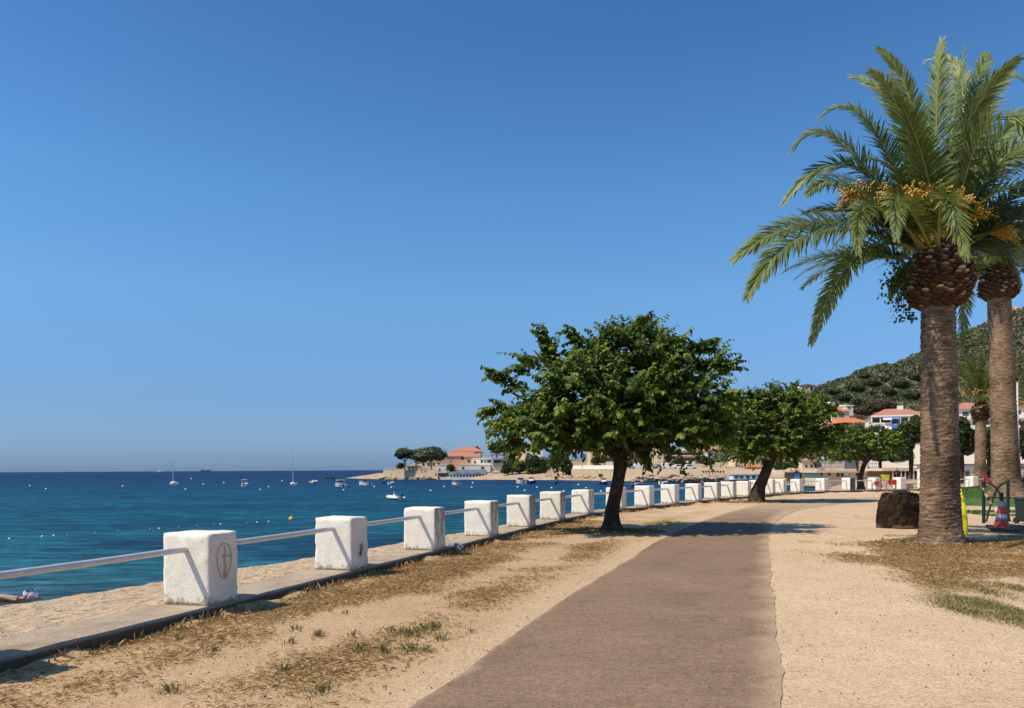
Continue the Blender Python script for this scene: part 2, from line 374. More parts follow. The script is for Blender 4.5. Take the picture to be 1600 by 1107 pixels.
M['teal'] = simple('dark_teal_plastic', (.012,.026,.032), .5)
M['skin'] = simple('skin', (.48,.27,.18), .55, var=.06)
M['hair'] = simple('dark_hair', (.03,.02,.015), .6)
M['cloth_white'] = simple('white_cotton', (.70,.66,.66), .9)
M['cloth_black'] = simple('black_cotton', (.02,.02,.022), .9)
M['wood'] = simple('brown_wood', (.24,.13,.065), .8, var=.3, scale=6)
M['sandblock'] = simple('sand_wall', (.55,.42,.28), .9)

# ------------------------------------------------------------------ fence line data (near right corner of each post)
POSTS = [(-4.25,5.55),(-3.30,8.38),(-2.35,11.28),(-1.41,14.05),(-.46,16.9),(.46,19.6),(1.42,22.4),(2.55,25.3),(4.0,28.0),(5.4,30.2),(6.85,32.3),
         (8.4,34.6),(9.85,36.9),(11.15,38.7),(12.45,40.5),(13.6,42.0),(14.8,43.6),(16.0,45.2),(17.5,46.7),(19.6,48.2),(21.8,49.5),(23.95,50.6),(25.9,51.2),(27.9,51.9),(29.9,52.6),(32.0,53.3),(34.2,54.0)]
PV = [Vector((x, y, 0)) for x, y in POSTS]
def tangent(i):
    a = PV[max(0, i-1)]; b = PV[min(len(PV)-1, i+1)]; return (b-a).normalized()
LINE = [PV[0]-(PV[1]-PV[0])*k for k in (8, 4, 2, 1)]+PV+[PV[-1]+(PV[-1]-PV[-2])*k for k in (1, 4)]
def resample(pts, step):
    out = [pts[0]]
    for a, b in zip(pts[:-1], pts[1:]):
        n = max(1, int((b-a).length/step))
        out += [a+(b-a)*(k+1)/n for k in range(n)]
    return out
KL = resample(LINE, .14)
def ktan(i):
    return (KL[min(i+6, len(KL)-1)]-KL[max(i-6, 0)]).normalized()
KT = [ktan(i) for i in range(len(KL))]
KLEFT = [Vector((-t.y, t.x, 0)) for t in KT]

def build_kerb():
    V = []; nprof = 7
    for i, (p, l) in enumerate(zip(KL, KLEFT)):
        w = noise.noise(Vector((i*.31, 0, 0)))*.018+noise.noise(Vector((i*.9, 5, 0)))*.012
        crack = .03 if noise.noise(Vector((i*.23, 9, 0))) > .42 else 0
        h = .12+noise.noise(Vector((i*.2, 3, 1)))*.008
        inn = w+crack
        for (o, z) in ((-.035+inn*.5, -.05), (-.02+inn, h-.035), (.0+inn, h-.004), (.05+inn, h), (.36, h+noise.noise(Vector((i*.35, 2, 2)))*.006), (.70, h-.004), (.74, -.5)):
            q = p+l*o; V.append((q.x, q.y, z))
    n = len(KL); Fs = [(i*nprof+k, (i+1)*nprof+k, (i+1)*nprof+k+1, i*nprof+k+1) for i in range(n-1) for k in range(nprof-1)]
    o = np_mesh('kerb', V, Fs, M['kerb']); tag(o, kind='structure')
build_kerb()

# signed offset from the kerb inner line (positive = promenade side), brute force on arrays
KX = np.array([p.x for p in KL]); KY = np.array([p.y for p in KL]); KNX = np.array([-l.x for l in KLEFT]); KNY = np.array([-l.y for l in KLEFT])
def kerb_off(X, Y):
    X = np.asarray(X, float).ravel(); Y = np.asarray(Y, float).ravel(); out = np.empty_like(X)
    for a in range(0, len(X), 8000):
        dx = X[a:a+8000, None]-KX[None]; dy = Y[a:a+8000, None]-KY[None]
        j = np.argmin(dx*dx+dy*dy, axis=1); r = np.arange(len(j))
        out[a:a+8000] = dx[r, j]*KNX[j]+dy[r, j]*KNY[j]
    return out
PATH_L = [(-1.5,2.0),(-1.15,3.6),(-.69,5.13),(0,7.41),(.73,9.75),(1.75,12.6),(3.0,16.4),(5.2,22),(7.8,27.8),(10.9,33.7),(15.5,38.6),(20,41.5),(26,44)]
PATH_R = [(1.45,2.0),(1.6,3.6),(1.82,5.13),(2.47,7.2),(3.88,11.5),(4.65,13.9),(5.45,16.4),(7.3,21.6),(9.0,25.4),(10.9,29.2),(15.5,35.2),(20,38),(26,40)]
def interp_y(P, y):
    ys = [p[1] for p in P]; return np.interp(y, ys, [p[0] for p in P])
def vnoise(x, y, s, seed=0):
    return np.array([noise.noise(Vector((a*s+seed, b*s, seed*.7))) for a, b in zip(x, y)])
def dry_mask(x, y, ko):
    """density of dry grass, 0..1"""
    n = vnoise(x, y, .55, 3)*.9+vnoise(x, y, 1.7, 8)*.5
    pl = interp_y(PATH_L, y); pr = interp_y(PATH_R, y)
    dl = pl-x
    left = np.clip((dl-.35)/.9, 0, 1)*(x < pl)
    trod = np.exp(-((ko-1.75-.12*vnoise(x, y, .3, 5))/.55)**2)            # trodden line parallel to the kerb
    L_ = left*np.clip(.62+n*1.0-trod*.72-np.clip((y-24)/14, 0, 1)*.55, 0, 1)
    near = np.clip((.5-ko)/.4, 0, 1)*.5*(ko > -.1)
    e = ((x-10.6)/5.4)**2+((y-12.6)/4.3)**2
    lim = x-(5.1+.6*vnoise(x, y, .8, 12))
    R_ = (x > pr)*np.clip(1.12-e*.80+n*1.3, 0, 1)*np.clip(lim/1.0, 0, 1)
    return np.clip(np.maximum(np.maximum(L_, near*(x < pl)), R_), 0, 1)
def axis(segs):
    out = []
    for a, b, st in segs: out += list(np.arange(a, b, st))
    return np.array(out+[segs[-1][1]])
def build_ground():
    xs = axis([(-12,-4.6,.8),(-4.6,14,.14),(14,46,.5),(46,120,4),(120,900,60)])
    ys = axis([(-60,-2,6),(-2,3,.5),(3,22,.14),(22,46,.35),(46,60,.5),(60,60.5,.5)])
    X, Y = np.meshgrid(xs, ys); nx, ny = len(xs), len(ys); X1, Y1 = X.ravel(), Y.ravel()
    ko = kerb_off(X1, Y1)
    t = np.zeros(len(X1)); msk = (Y1 > 2) & (Y1 < 50) & (X1 < 20) & (ko > -1)
    t[msk] = dry_mask(X1[msk], Y1[msk], ko[msk])
    z = np.zeros(len(X1)); bm_ = (Y1 > 2) & (Y1 < 60) & (X1 < 46)
    z[bm_] = vnoise(X1[bm_], Y1[bm_], .6, 1)*.022+vnoise(X1[bm_], Y1[bm_], 3.1, 2)*.008
    pl, pr = interp_y(PATH_L, Y1), interp_y(PATH_R, Y1)
    inpath = np.clip(np.minimum(X1-pl, pr-X1)/.25+.6, 0, 1)*(Y1 < 46)
    wide = np.clip(np.minimum(X1-pl, pr-X1)/.9+1.3, 0, 1)*(Y1 < 46)
    z = z*(1-wide)-.007*inpath
    z = z-.02*(ko < .25)
    bn = vnoise(X1, Y1, 1.3, 21)*.5+vnoise(X1, Y1, 4.5, 22)*.5
    z = z+np.where((ko > -.1) & (ko < .6) & bm_, np.clip(bn+.12, 0, .6)*.17*np.exp(-(np.maximum(ko, 0)/.17)**2), 0)
    z = z+t*.012
    idx = np.arange(nx*ny).reshape(ny, nx)
    Fc = np.stack([idx[:-1,:-1], idx[:-1,1:], idx[1:,1:], idx[1:,:-1]], -1).reshape(-1, 4)
    keep = ko[Fc].min(1) > -.42
    keep &= ~((X1[Fc].max(1) > 33.9) & (Y1[Fc].max(1) > 60.2))
    o = np_mesh('ground', np.stack([X1, Y1, z], 1), Fc[keep], M['ground'], tint=t, smooth=True)
    at = o.data.attributes.new('verge', 'FLOAT', 'POINT'); at.data.foreach_set('value', (np.clip((pl-X1)/.8+.3, 0, 1)*np.clip((30-Y1)/14, 0, 1)).astype(np.float32))
    tag(o, kind='structure')
build_ground()
def build_path():
    ys = axis([(2,24,.10),(24,44,.2)]); V = []; T = []; k = 25
    for y in ys:
        a = float(interp_y(PATH_L, y)); b = float(interp_y(PATH_R, y))
        a += noise.noise(Vector((y*.9, 0, 3)))*.05+noise.noise(Vector((y*4, 0, 3)))*.018
        b += noise.noise(Vector((y*.7, 9, 3)))*.07+noise.noise(Vector((y*3.4, 9, 3)))*.035+noise.noise(Vector((y*9, 9, 3)))*.014
        for j in range(k):
            f = j/(k-1); f = .5-.5*math.cos(f*PI) if True else f
            x = a+(b-a)*f; e = min(x-a, b-x)
            V.append((x, y, .004)); T.append(max(0, .72-(b-x)*1.3, .5-(x-a)*2.6)+max(0, (y-20)/13)*.85)
    n = len(ys); Fs = [(i*k+j, i*k+j+1, (i+1)*k+j+1, (i+1)*k+j) for i in range(n-1) for j in range(k-1)]
    tag(np_mesh('path', V, Fs, M['path'], tint=T), kind='structure')
build_path()

# sea, beach
WL = [(-34,-6),(-22,4),(-16,13.2),(-12.4,19.9),(-10.4,22.8),(-8.4,25.3),(-7,27.3),(-5,31),(-1.8,37),(3.5,43),(9,48),(14,52.5),(22,59),(29,70),(34,84)]
sea = np_mesh('sea', [(-9000,-300,SEA),(9000,-300,SEA),(9000,14000,SEA),(-9000,14000,SEA)], [(0,1,2,3)], M['sea']); tag(sea, kind='structure')
def build_beach():
    K = [p+l*.69 for p, l in zip(KL, KLEFT)]
    Wp = resample([Vector((x, y, 0)) for x, y in WL], .3)
    ns, nt_ = 420, 110; V = []; Z = []
    ck = np.linspace(0, len(K)-1, ns)**1.0
    # near stretch matched by depth so that the strip runs square to the kerb
    for s in range(ns):
        f = s/(ns-1); k = K[int(f*(len(K)-1))]
        if k.y < 28:
            # waterline point with matching along-kerb coordinate
            t = Vector((.316,.949,0)); a = k.dot(t)
            w = min(Wp, key=lambda q: abs(q.dot(t)-a)); last = Wp.index(w); f0 = f
        else:
            g = (f-f0)/(1-f0); w = Wp[int(last+(len(Wp)-1-last)*g)]
        d = (w-k)
        for j in range(nt_):
            u = j/(nt_-1)*1.35
            p = k+d*u
            z = .085-(SEA*-1+.085)*(u**1.08) if u < 1 else SEA-(u-1)*2.2
            if 0.02 < u < 1.05:
                z += (noise.noise(Vector((p.x*3.2, p.y*3.2, 1)))*.045+noise.noise(Vector((p.x*.7, p.y*.7, 4)))*.05)*min(1, (1.05-u)*3)
            if u > .9: z += noise.noise(Vector((p.x*.5, p.y*.5, 8)))*.03
            V.append((p.x, p.y, z))
    Fs = [(i*nt_+j, (i+1)*nt_+j, (i+1)*nt_+j+1, i*nt_+j+1) for i in range(ns-1) for j in range(nt_-1)]
    tag(np_mesh('beach', V, Fs, M['beach'], smooth=True), kind='structure')
build_beach()

# ------------------------------------------------------------------ far land: coast and hill
COAST = np.array([(-10,430),(-50,345),(-63,322),(-60,312),(-48,290),(-24,268),(4,246),(19,232),(33,205),(42,182),(51,166),(56,150),(55,135),(51,124),(45,110),(39.5,96),(34,84),(30,72),(22,59),(22,-50),(1200,-50),(1200,1600),(100,1600),(20,800)], float)
def coast_dist(X, Y):
    P = COAST; d = np.full(X.shape, 1e9); ins = np.zeros(X.shape, bool)
    for i in range(len(P)):
        a = P[i]; b = P[(i+1) % len(P)]; ab = b-a
        t = np.clip(((X-a[0])*ab[0]+(Y-a[1])*ab[1])/(ab@ab), 0, 1)
        d = np.minimum(d, np.hypot(X-a[0]-t*ab[0], Y-a[1]-t*ab[1]))
        c = ((a[1] > Y) != (b[1] > Y)) & (X < (b[0]-a[0])*(Y-a[1])/(b[1]-a[1]+1e-12)+a[0])
        ins ^= c
    return np.where(ins, d, -d)
SKY = [(1000,722),(1080,700),(1160,655),(1235,630),(1262,619),(1291,609),(1332,594),(1362,580),(1390,575),(1434,562),(1505,527),(1543,511),(1590,489),(1680,455),(1900,400),(2300,350)]
def hill_h(X, Y):
    u = X/np.maximum(Y, 1)*1200+800
    yr = np.interp(u, [a for a, _ in SKY], [b for _, b in SKY]); hr = (733.6-.0055*(u-800)-yr)/1200*620
    r = np.clip((Y-205)/(620-205), 0, 1); s = r*r*(3-2*r)*.6+r*.4
    return hr*s*.97*(Y > 205)
def land_z(X, Y):
    d = coast_dist(X, Y)
    z = np.where(d < 0, SEA+d*.25, SEA+np.clip(d, 0, 7)*np.where((Y > 175) & (X > 12), .10, .22)+np.clip(d-7, 0, 5)*.03)
    bx = X/np.maximum(Y, 1)*1200+800
    up = np.clip((d-21)/4, 0, 1)
    wallz = np.where(Y > 160, 1.55, -.03)
    z = z*(1-up)+wallz*up
    return z+hill_h(X, Y), d
def build_land():
    xs = axis([(-90,80,2),(80,220,4),(220,700,8),(700,1200,40)]); ys = axis([(54,130,2),(130,340,2.5),(340,760,8),(760,1500,50)])
    X, Y = np.meshgrid(xs, ys); nx, ny = len(xs), len(ys); X1, Y1 = X.ravel(), Y.ravel()
    z, d = land_z(X1, Y1)
    n = vnoise(X1, Y1, .16, 3); n2 = vnoise(X1, Y1, .05, 6)
    rocky = (d > -3) & (d < 12) & (Y1 > 120)
    z = z+np.where(rocky, n*.45+.05, 0)+np.where(Y1 > 260, n2*3*np.clip((Y1-260)/100, 0, 1), 0)
    z = np.where((X1 > 22) & (Y1 < 60.6), -.12, z)
    tint = np.clip((hill_h(X1, Y1)-1)/4, 0, 1)
    idx = np.arange(nx*ny).reshape(ny, nx)
    Fc = np.stack([idx[:-1,:-1], idx[:-1,1:], idx[1:,1:], idx[1:,:-1]], -1).reshape(-1, 4)
    keep = (d[Fc].max(1) > -12) & ~((X1[Fc].min(1) < 33.5) & (Y1[Fc].min(1) < 84))
    m, nt, b, out = new_mat('shore_and_hillside'); v = coords(nt)
    a = nt.nodes.new('ShaderNodeAttribute'); a.attribute_name = 'tint'
    f = nz(nt, v, .5, 6, .7)
    sandc = ramp(nt, f, [(.3, (.26,.18,.115)), (.5, (.47,.34,.22)), (.7, (.60,.46,.31))])
    hc = ramp(nt, f, [(.3, (.09,.085,.05)), (.7, (.22,.18,.11))])
    L(nt, mix(nt, a.outputs['Fac'], sandc, hc), b.inputs['Base Color']); b.inputs['Roughness'].default_value = .95; b.inputs['Specular IOR Level'].default_value = .1
    bump(nt, nz(nt, v, 1.2, 5, .7), b, .8, .5)
    tag(np_mesh('coastal_hills', np.stack([X1, Y1, z], 1), Fc[keep], m, tint=tint, smooth=False), kind='structure')
build_land()

# ------------------------------------------------------------------ posts and rails
def make_post(i):
    w, dp, h = .65+random.uniform(-.02,.02), .49+random.uniform(-.02,.02), .80+random.uniform(-.02,.02)
    bm = bmesh.new(); bmesh.ops.create_cube(bm, size=1)
    bmesh.ops.subdivide_edges(bm, edges=bm.edges[:], cuts=16, use_grid_fill=True)
    r = .016; sd = i*3.7
    for v in bm.verts:
        p = Vector((v.co.x*w, v.co.y*dp, (v.co.z+.5)*h))
        q = Vector((max(-w/2+r, min(w/2-r, p.x)), max(-dp/2+r, min(dp/2-r, p.y)), max(-1, min(h-r, p.z))))
        d = p-q
        if d.length > 1e-6: p = q+d.normalized()*min(r, d.length)
        edge = (abs(abs(v.co.x)-.5) < .05)+(abs(abs(v.co.y)-.5) < .05)+(abs(v.co.z-.5) < .05)
        n = noise.noise(p*5+Vector((sd,0,0)))*.005+noise.noise(p*14+Vector((sd,2,0)))*.002
        if edge >= 2: n += min(0, noise.noise(p*11+Vector((sd,7,0))))*.040
        taper = 1-.02*p.z
        v.co = Vector((p.x*taper, p.y*taper, p.z))+v.normal*n
        v.co.z += noise.noise(Vector((p.x*3, p.y*3, sd)))*.006 if p.z > .5 else 0
    me = bpy.data.meshes.new('fence_post'); bm.to_mesh(me); bm.free()
    for p in me.polygons: p.use_smooth = True
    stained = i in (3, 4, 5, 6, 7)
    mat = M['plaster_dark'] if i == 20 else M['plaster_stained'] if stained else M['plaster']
    o = link_mesh('fence_post', me, mat)
    t = tangent(i) if i > 1 else (PV[2]-PV[1]).normalized(); l = Vector((-t.y, t.x, 0))
    o.location = PV[i]+l*.325+t*.245+Vector((0,0,.115)); o.rotation_euler = (0, 0, math.atan2(t.y, t.x)-PI/2)
    return o
ORD = ['', 'first', 'second', 'third', 'fourth', 'fifth', 'sixth', 'seventh', 'eighth', 'ninth', 'tenth', 'eleventh', 'twelfth', 'thirteenth', 'fourteenth', 'fifteenth', 'sixteenth', 'seventeenth', 'eighteenth', 'nineteenth', 'twentieth', 'twenty-first', 'twenty-second', 'twenty-third', 'twenty-fourth', 'twenty-fifth', 'twenty-sixth']
PL = {0: 'white plastered post just outside the left edge casting its shadow on the near sand',
      1: 'nearest white plastered post with olive oval and cross sprayed on its side',
      2: 'second nearest white post with a faint dark smudge on its shaded side',
      3: 'third white post whose shaded side is stained dark, crumpled bag at its foot',
      8: 'white post half hidden behind the dark trunk of the large round tree',
      14: 'white post without a handrail on its near side, left of the leaning tree',
      15: 'white post mostly hidden behind the leaning tree trunk',
      20: 'small far white post with its shaded side painted dark grey'}
POST_OBJ = []
for i in range(len(POSTS)):
    o = make_post(i); POST_OBJ.append(o)
    lab = PL.get(i) or f'whitewashed square sea fence post, {ORD[i]} counted from the near left one'
    tag(o, lab, 'post', 'white fence posts along the sea front')
def post_frame(i):
    t = tangent(i) if i > 1 else (PV[2]-PV[1]).normalized(); l = Vector((-t.y, t.x, 0)); return PV[i]+l*.325+t*.245, t
for i in range(len(POSTS)-1):
    if i == 13: continue
    a, ta = post_frame(i); b, tb = post_frame(i+1); d = (b-a).normalized()
    p0 = a+d*.22; p1 = b-d*.22; z = .735
    base = (p0+p1)/2+Vector((0, 0, z)); mb = MB()
    mb.tube([p0-base+Vector((0,0,z)), Vector((0, 0, -.004)), p1-base+Vector((0,0,z))], .034, 16)
    o = mb.build('handrail', M['galv']); o.location = base
    tag(o, ('nearest grey steel handrail running out of the left edge to the graffitied post' if i == 0 else f'round grey steel handrail between the {ORD[i]} and {ORD[i+1]} white posts'), 'railing', 'steel handrails between the white posts')
# graffito on the first post: drooping oval with a cross
g = MB(); po = POST_OBJ[1]
def gp(y, z): return (.325+.006, y, z)
ov = []
for k in range(41):
    a = 2*PI*k/40; yy = -.015+.135*math.cos(a)*(1-.28*(1-math.sin(a))*.5-.1*max(0, -math.sin(a))); zz = .475+.20*math.sin(a)
    ov.append(gp(yy, zz))
g.tube(ov, .0045, 6, cap=False, flat=1)
g.tube([gp(-.005+.004*math.sin(k), .645-.03*k) for k in range(12)], .0055, 6); g.tube([gp(-.05, .525), gp(.03, .53), gp(.085, .528), gp(.118, .545)], .0055, 6)
g.tube([gp(-.008, .40), gp(.004, .345), gp(-.006, .29)], .0065, 6)
go = g.build('graffiti_mark', M['graffiti'], po); tag(go, 'olive sprayed oval with a cross inside')

g = MB(); random.seed(31)
for k in range(9):
    y0, z0 = random.uniform(-.03, .04), .22+random.uniform(-.05, .13)
    g.tube([(.325+.004, y0+random.uniform(-.03,.03), z0+q*.022) for q in range(4)], .006, 5)
s2 = g.build('smudge_mark', simple('grey_smudge', (.20,.18,.16), .9), POST_OBJ[2]); tag(s2, 'grey scribbled smudge')
random.seed(8)
# ------------------------------------------------------------------ foliage builders
def leaves_mesh(P, Dv, Nv, S, T, wid=.38, curl=-.14):
    """P (n,3) base, Dv direction, Nv normal, S size, T tint -> verts, faces, tint"""
    Dv = Dv/np.linalg.norm(Dv, axis=1, keepdims=True)
    R = np.cross(Dv, Nv); R /= np.maximum(np.linalg.norm(R, axis=1, keepdims=True), 1e-6); Nn = np.cross(R, Dv)
    tpl = np.array([(0,0,0), (-wid*.85,.22,.07), (-wid*.78,.60,.03), (0,1.0,curl), (wid*.78,.60,.03), (wid*.85,.22,.07)])
    V = P[:, None]+(R[:, None]*tpl[None,:,0:1]+Dv[:, None]*tpl[None,:,1:2]+Nn[:, None]*tpl[None,:,2:3])*S[:, None, None]
    n = len(P); b = np.arange(n)[:, None]*6
    Fc = np.concatenate([b+np.array([0,3,2,1]), b+np.array([0,5,4,3])], 0)
    return V.reshape(-1, 3), Fc, np.repeat(T, 6)
def unit(n):
    v = rng.normal(size=(n, 3)); return v/np.linalg.norm(v, axis=1, keepdims=True)
def crown_leaves(lobes, nshoots, per, size, zmin, spikes=(), droop=.75, up=.35, slen=(.45,.85), shell=(.45,1.0)):
    w = np.array([(l[3]*l[4]+l[3]*l[5]+l[4]*l[5]) for l in lobes]); w = w/w.sum()
    k = rng.choice(len(lobes), nshoots, p=w); Lb = np.array(lobes)[k]
    dr = unit(nshoots); dr[:, 2] = np.abs(dr[:, 2])*np.where(rng.random(nshoots) < .78, 1, -1)
    rad = shell[0]+(shell[1]-shell[0])*rng.random(nshoots)**.55
    P0 = Lb[:, :3]+dr*Lb[:, 3:]*rad[:, None]
    P0[:, 2] = np.maximum(P0[:, 2], zmin+rng.random(nshoots)*.35)
    gn = np.array([noise.noise(Vector(tuple(q*.95)))+.5*noise.noise(Vector(tuple(q*2.1+5))) for q in P0])
    keep = gn > np.where(P0[:, 2] > zmin+.9, -.10, -.30); P0, dr, gn = P0[keep], dr[keep], gn[keep]; nshoots = len(P0)
    sd = dr*np.array([1,1,.6])+np.array([0,0,up])+rng.normal(size=(nshoots, 3))*.35
    sd /= np.linalg.norm(sd, axis=1, keepdims=True); sl = rng.uniform(slen[0], slen[1], nshoots)
    extraP, extraD, extraL = [], [], []
    for (a, b_) in spikes:
        a = np.array(a, float); b_ = np.array(b_, float); m = max(2, int(np.linalg.norm(b_-a)/.13))
        for q in range(m):
            p = a+(b_-a)*q/m
            for _ in range(4):
                extraP.append(p+rng.normal(size=3)*.05); extraD.append((b_-a)/np.linalg.norm(b_-a)+rng.normal(size=3)*.4); extraL.append(.4)
    if extraP:
        P0 = np.concatenate([P0, np.array(extraP)]); e = np.array(extraD); sd = np.concatenate([sd, e/np.linalg.norm(e, axis=1, keepdims=True)]); sl = np.concatenate([sl, np.array(extraL)])
    n = len(P0); t = (np.arange(per)+.5)/per
    Pl = P0[:, None]+sd[:, None]*(sl[:, None]*t[None])[..., None]; Pl[..., 2] -= (t**2)[None]*sl[:, None]*.22
    side = np.cross(sd, np.array([0,0,1.])); side /= np.maximum(np.linalg.norm(side, axis=1, keepdims=True), .05)
    sg = np.where(np.arange(per) % 2, 1, -1)
    D = side[:, None]*sg[None, :, None]*.75+sd[:, None]*.45+np.array([0,0,-droop])+rng.normal(size=(n, per, 3))*.28
    Nn = np.array([0,0,1.])+sd[:, None]*.5+rng.normal(size=(n, per, 3))*.3
    S = size*(1-.35*t[None])*rng.uniform(.7, 1.2, (n, per))
    T = np.clip(.52+rng.normal(size=(n, 1))*.22+rng.normal(size=(n, per))*.14+t[None]*.26, 0, 1)
    return leaves_mesh(Pl.reshape(-1, 3), D.reshape(-1, 3), Nn.reshape(-1, 3), S.ravel(), T.ravel())
def broadleaf(label, base, trunk, tr, lobes, nshoots, per=13, size=.15, zmin=1.0, spikes=(), group=None, mat='leaf', fork=None, name='broadleaf_tree', group_cat='tree'):
    e = empty(name, base, label, group_cat, group=group)
    t = MB(); pts = [Vector(p) for p in trunk]; n = 16; ns = 34
    cum = resample(pts, .12); rr = np.interp(np.linspace(0, len(tr)-1, len(cum)), range(len(tr)), tr)
    vs = []
    for i, (p, r) in enumerate(zip(cum, rr)):
        for k in range(n):
            a = 2*PI*k/n; q = Vector((math.cos(a), math.sin(a), 0))
            rv = r*(1+.16*noise.noise(Vector((q.x*1.6+3, q.y*1.6, p.z*.9)))+.10*noise.noise(Vector((q.x*5, q.y*5, p.z*2.5))))
            if p.z < .25: rv *= 1+.28*(1-p.z/.25)*(.6+.4*math.sin(a*5+1))
            vs.append(p+q*rv)
    t.add(vs, [(i*n+k, i*n+(k+1) % n, (i+1)*n+(k+1) % n, (i+1)*n+k) for i in range(len(cum)-1) for k in range(n)], 0, True)
    t.build('trunk', M['bark'], e)
    top = cum[-1]; r0 = tr[-1]
    for l in lobes:
        c = Vector(l[:3]); m1 = top.lerp(c, .45)+Vector((random.uniform(-.2,.2), random.uniform(-.2,.2), -.12))
        MB().tube([top-Vector((0,0,.15)), top.lerp(m1, .5)+Vector((0,0,.05)), m1, c, c+(c-top)*.25], [r0*.75, r0*.5, r0*.38, r0*.22, r0*.08], 8).build('limb', M['bark'], e)
    V, Fc, T = crown_leaves(lobes, nshoots, per, size, zmin, spikes)
    np_mesh('crown', V, Fc, M[mat], e, tint=T)
    return e
def fluff(cs, rs, n, size, mat, name, parent=None, core=True, seed=0, flat=0.0, lo=-.6):
    """dense foliage mass of small cards around ellipsoids (far trees)"""
    Vs, Fs, Ts, b = [], [], [], 0
    for c, r in zip(cs, rs):
        c = np.array(c, float); r = np.array(r, float)
        d = unit(n); d[:, 2] = np.where(d[:, 2] < lo, -d[:, 2]*.5, d[:, 2])
        k = .72+.34*rng.random(n); bumpy = np.array([1+.22*noise.noise(Vector(tuple(x*2.3+c*.17))) for x in d])
        P = c+d*r*(k*bumpy)[:, None]
        D = d*np.array([1,1,.5])+np.array([0,0,-.15])+rng.normal(size=(n, 3))*.5
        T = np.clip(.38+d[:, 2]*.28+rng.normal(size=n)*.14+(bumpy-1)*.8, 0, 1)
        V, Fc, T = leaves_mesh(P-D*size*.4, D, d+rng.normal(size=(n, 3))*.4, size*rng.uniform(.6, 1.3, n), T, .5)
        Vs.append(V); Fs.append(Fc+b); Ts.append(T); b += len(V)
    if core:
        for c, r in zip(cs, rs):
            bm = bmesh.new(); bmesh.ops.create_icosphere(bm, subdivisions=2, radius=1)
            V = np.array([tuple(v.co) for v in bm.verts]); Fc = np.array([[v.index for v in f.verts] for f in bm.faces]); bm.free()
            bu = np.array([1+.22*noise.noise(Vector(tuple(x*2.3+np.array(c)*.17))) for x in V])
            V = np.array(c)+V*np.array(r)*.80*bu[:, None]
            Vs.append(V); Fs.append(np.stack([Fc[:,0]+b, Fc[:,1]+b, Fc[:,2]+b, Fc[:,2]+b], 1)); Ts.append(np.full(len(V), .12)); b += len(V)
    V = np.concatenate(Vs); Fc = np.concatenate(Fs); T = np.concatenate(Ts)
    me_f = [tuple(f) if f[2] != f[3] else tuple(f[:3]) for f in Fc.tolist()]
    me = bpy.data.meshes.new(name); me.from_pydata(V.tolist(), [], me_f)
    a = me.attributes.new('tint', 'FLOAT', 'POINT'); a.data.foreach_set('value', T.astype(np.float32))
    return link_mesh(name, me, mat, parent)

# ------------------------------------------------------------------ the two near round-crowned trees and the one behind
b1 = onz(955, 831)
sc1 = 1200/b1.y
def rel(px, py, b, dy=0): p = pos(px, py, b.y+dy); return p-b
def lobe(px, py, b, rx, ry, rz, dy=0):
    p = rel(px, py, b, dy); return (p.x, p.y, p.z, rx, ry, rz)
broadleaf('nearest round-crowned dark green tree with short thick trunk standing beside the path',
          b1, [(0,0,-.1),(.02,0,.5),(.14,0,1.1),(.24,0,1.6),(.26,0,2.05)], [.31,.20,.165,.165,.19],
          [lobe(955,618,b1,2.0,2.0,.95), lobe(985,560,b1,1.15,1.2,.66,.2), lobe(862,580,b1,.75,1.1,.66,-.4), lobe(826,628,b1,.55,1.1,.60), lobe(1075,578,b1,.85,1.2,.65,.3),
           lobe(1100,630,b1,.72,1.2,.60,-.2), lobe(880,662,b1,1.35,1.5,.50,-.5), lobe(1030,662,b1,1.45,1.5,.50,.4), lobe(850,680,b1,.75,1.0,.38,-.9), lobe(940,682,b1,1.5,1.5,.34,-.3), lobe(1060,680,b1,1.0,1.2,.36,-.3), lobe(955,640,b1,1.9,1.9,.8)],
          3300, 14, .175, 1.85,
          spikes=[(rel(960,545,b1), rel(1008,500,b1)), (rel(915,560,b1), rel(890,512,b1)), (rel(862,560,b1), rel(842,516,b1)), (rel(1090,570,b1), rel(1146,567,b1)), (rel(1060,560,b1), rel(1110,533,b1)),
                  (rel(820,610,b1), rel(768,578,b1)), (rel(815,640,b1), rel(760,636,b1)), (rel(820,650,b1), rel(768,660,b1)), (rel(1110,620,b1), rel(1150,618,b1)), (rel(1030,560,b1), rel(1060,525,b1)),
                  (rel(880,575,b1), rel(860,540,b1)), (rel(815,665,b1), rel(798,700,b1)), (rel(1110,640,b1), rel(1145,665,b1)), (rel(930,550,b1), rel(948,516,b1)), (rel(1000,690,b1), rel(1012,715,b1))],
          group='round-crowned trees on the promenade')
b2 = onz(1181, 785)
broadleaf('second round-crowned tree with a trunk leaning to the right, long shadow beside it',
          b2, [(0,0,-.1),(.12,0,.6),(.42,0,1.3),(.80,0,2.15)], [.42,.29,.25,.25],
          [lobe(1215,658,b2,2.4,2.2,1.1), lobe(1225,632,b2,1.5,1.6,.75), lobe(1160,665,b2,1.3,1.6,.9), lobe(1275,665,b2,1.1,1.5,.85), lobe(1215,690,b2,2.6,1.9,.6), lobe(1140,650,b2,.9,1.2,.6), lobe(1205,705,b2,2.2,1.7,.42)],
          2100, 13, .20, 1.95,
          spikes=[(rel(1190,640,b2), rel(1170,614,b2)), (rel(1230,625,b2), rel(1240,606,b2)), (rel(1280,650,b2), rel(1308,640,b2)), (rel(1285,670,b2), rel(1318,668,b2))],
          group='round-crowned trees on the promenade')
b3 = onz(1346, 764)
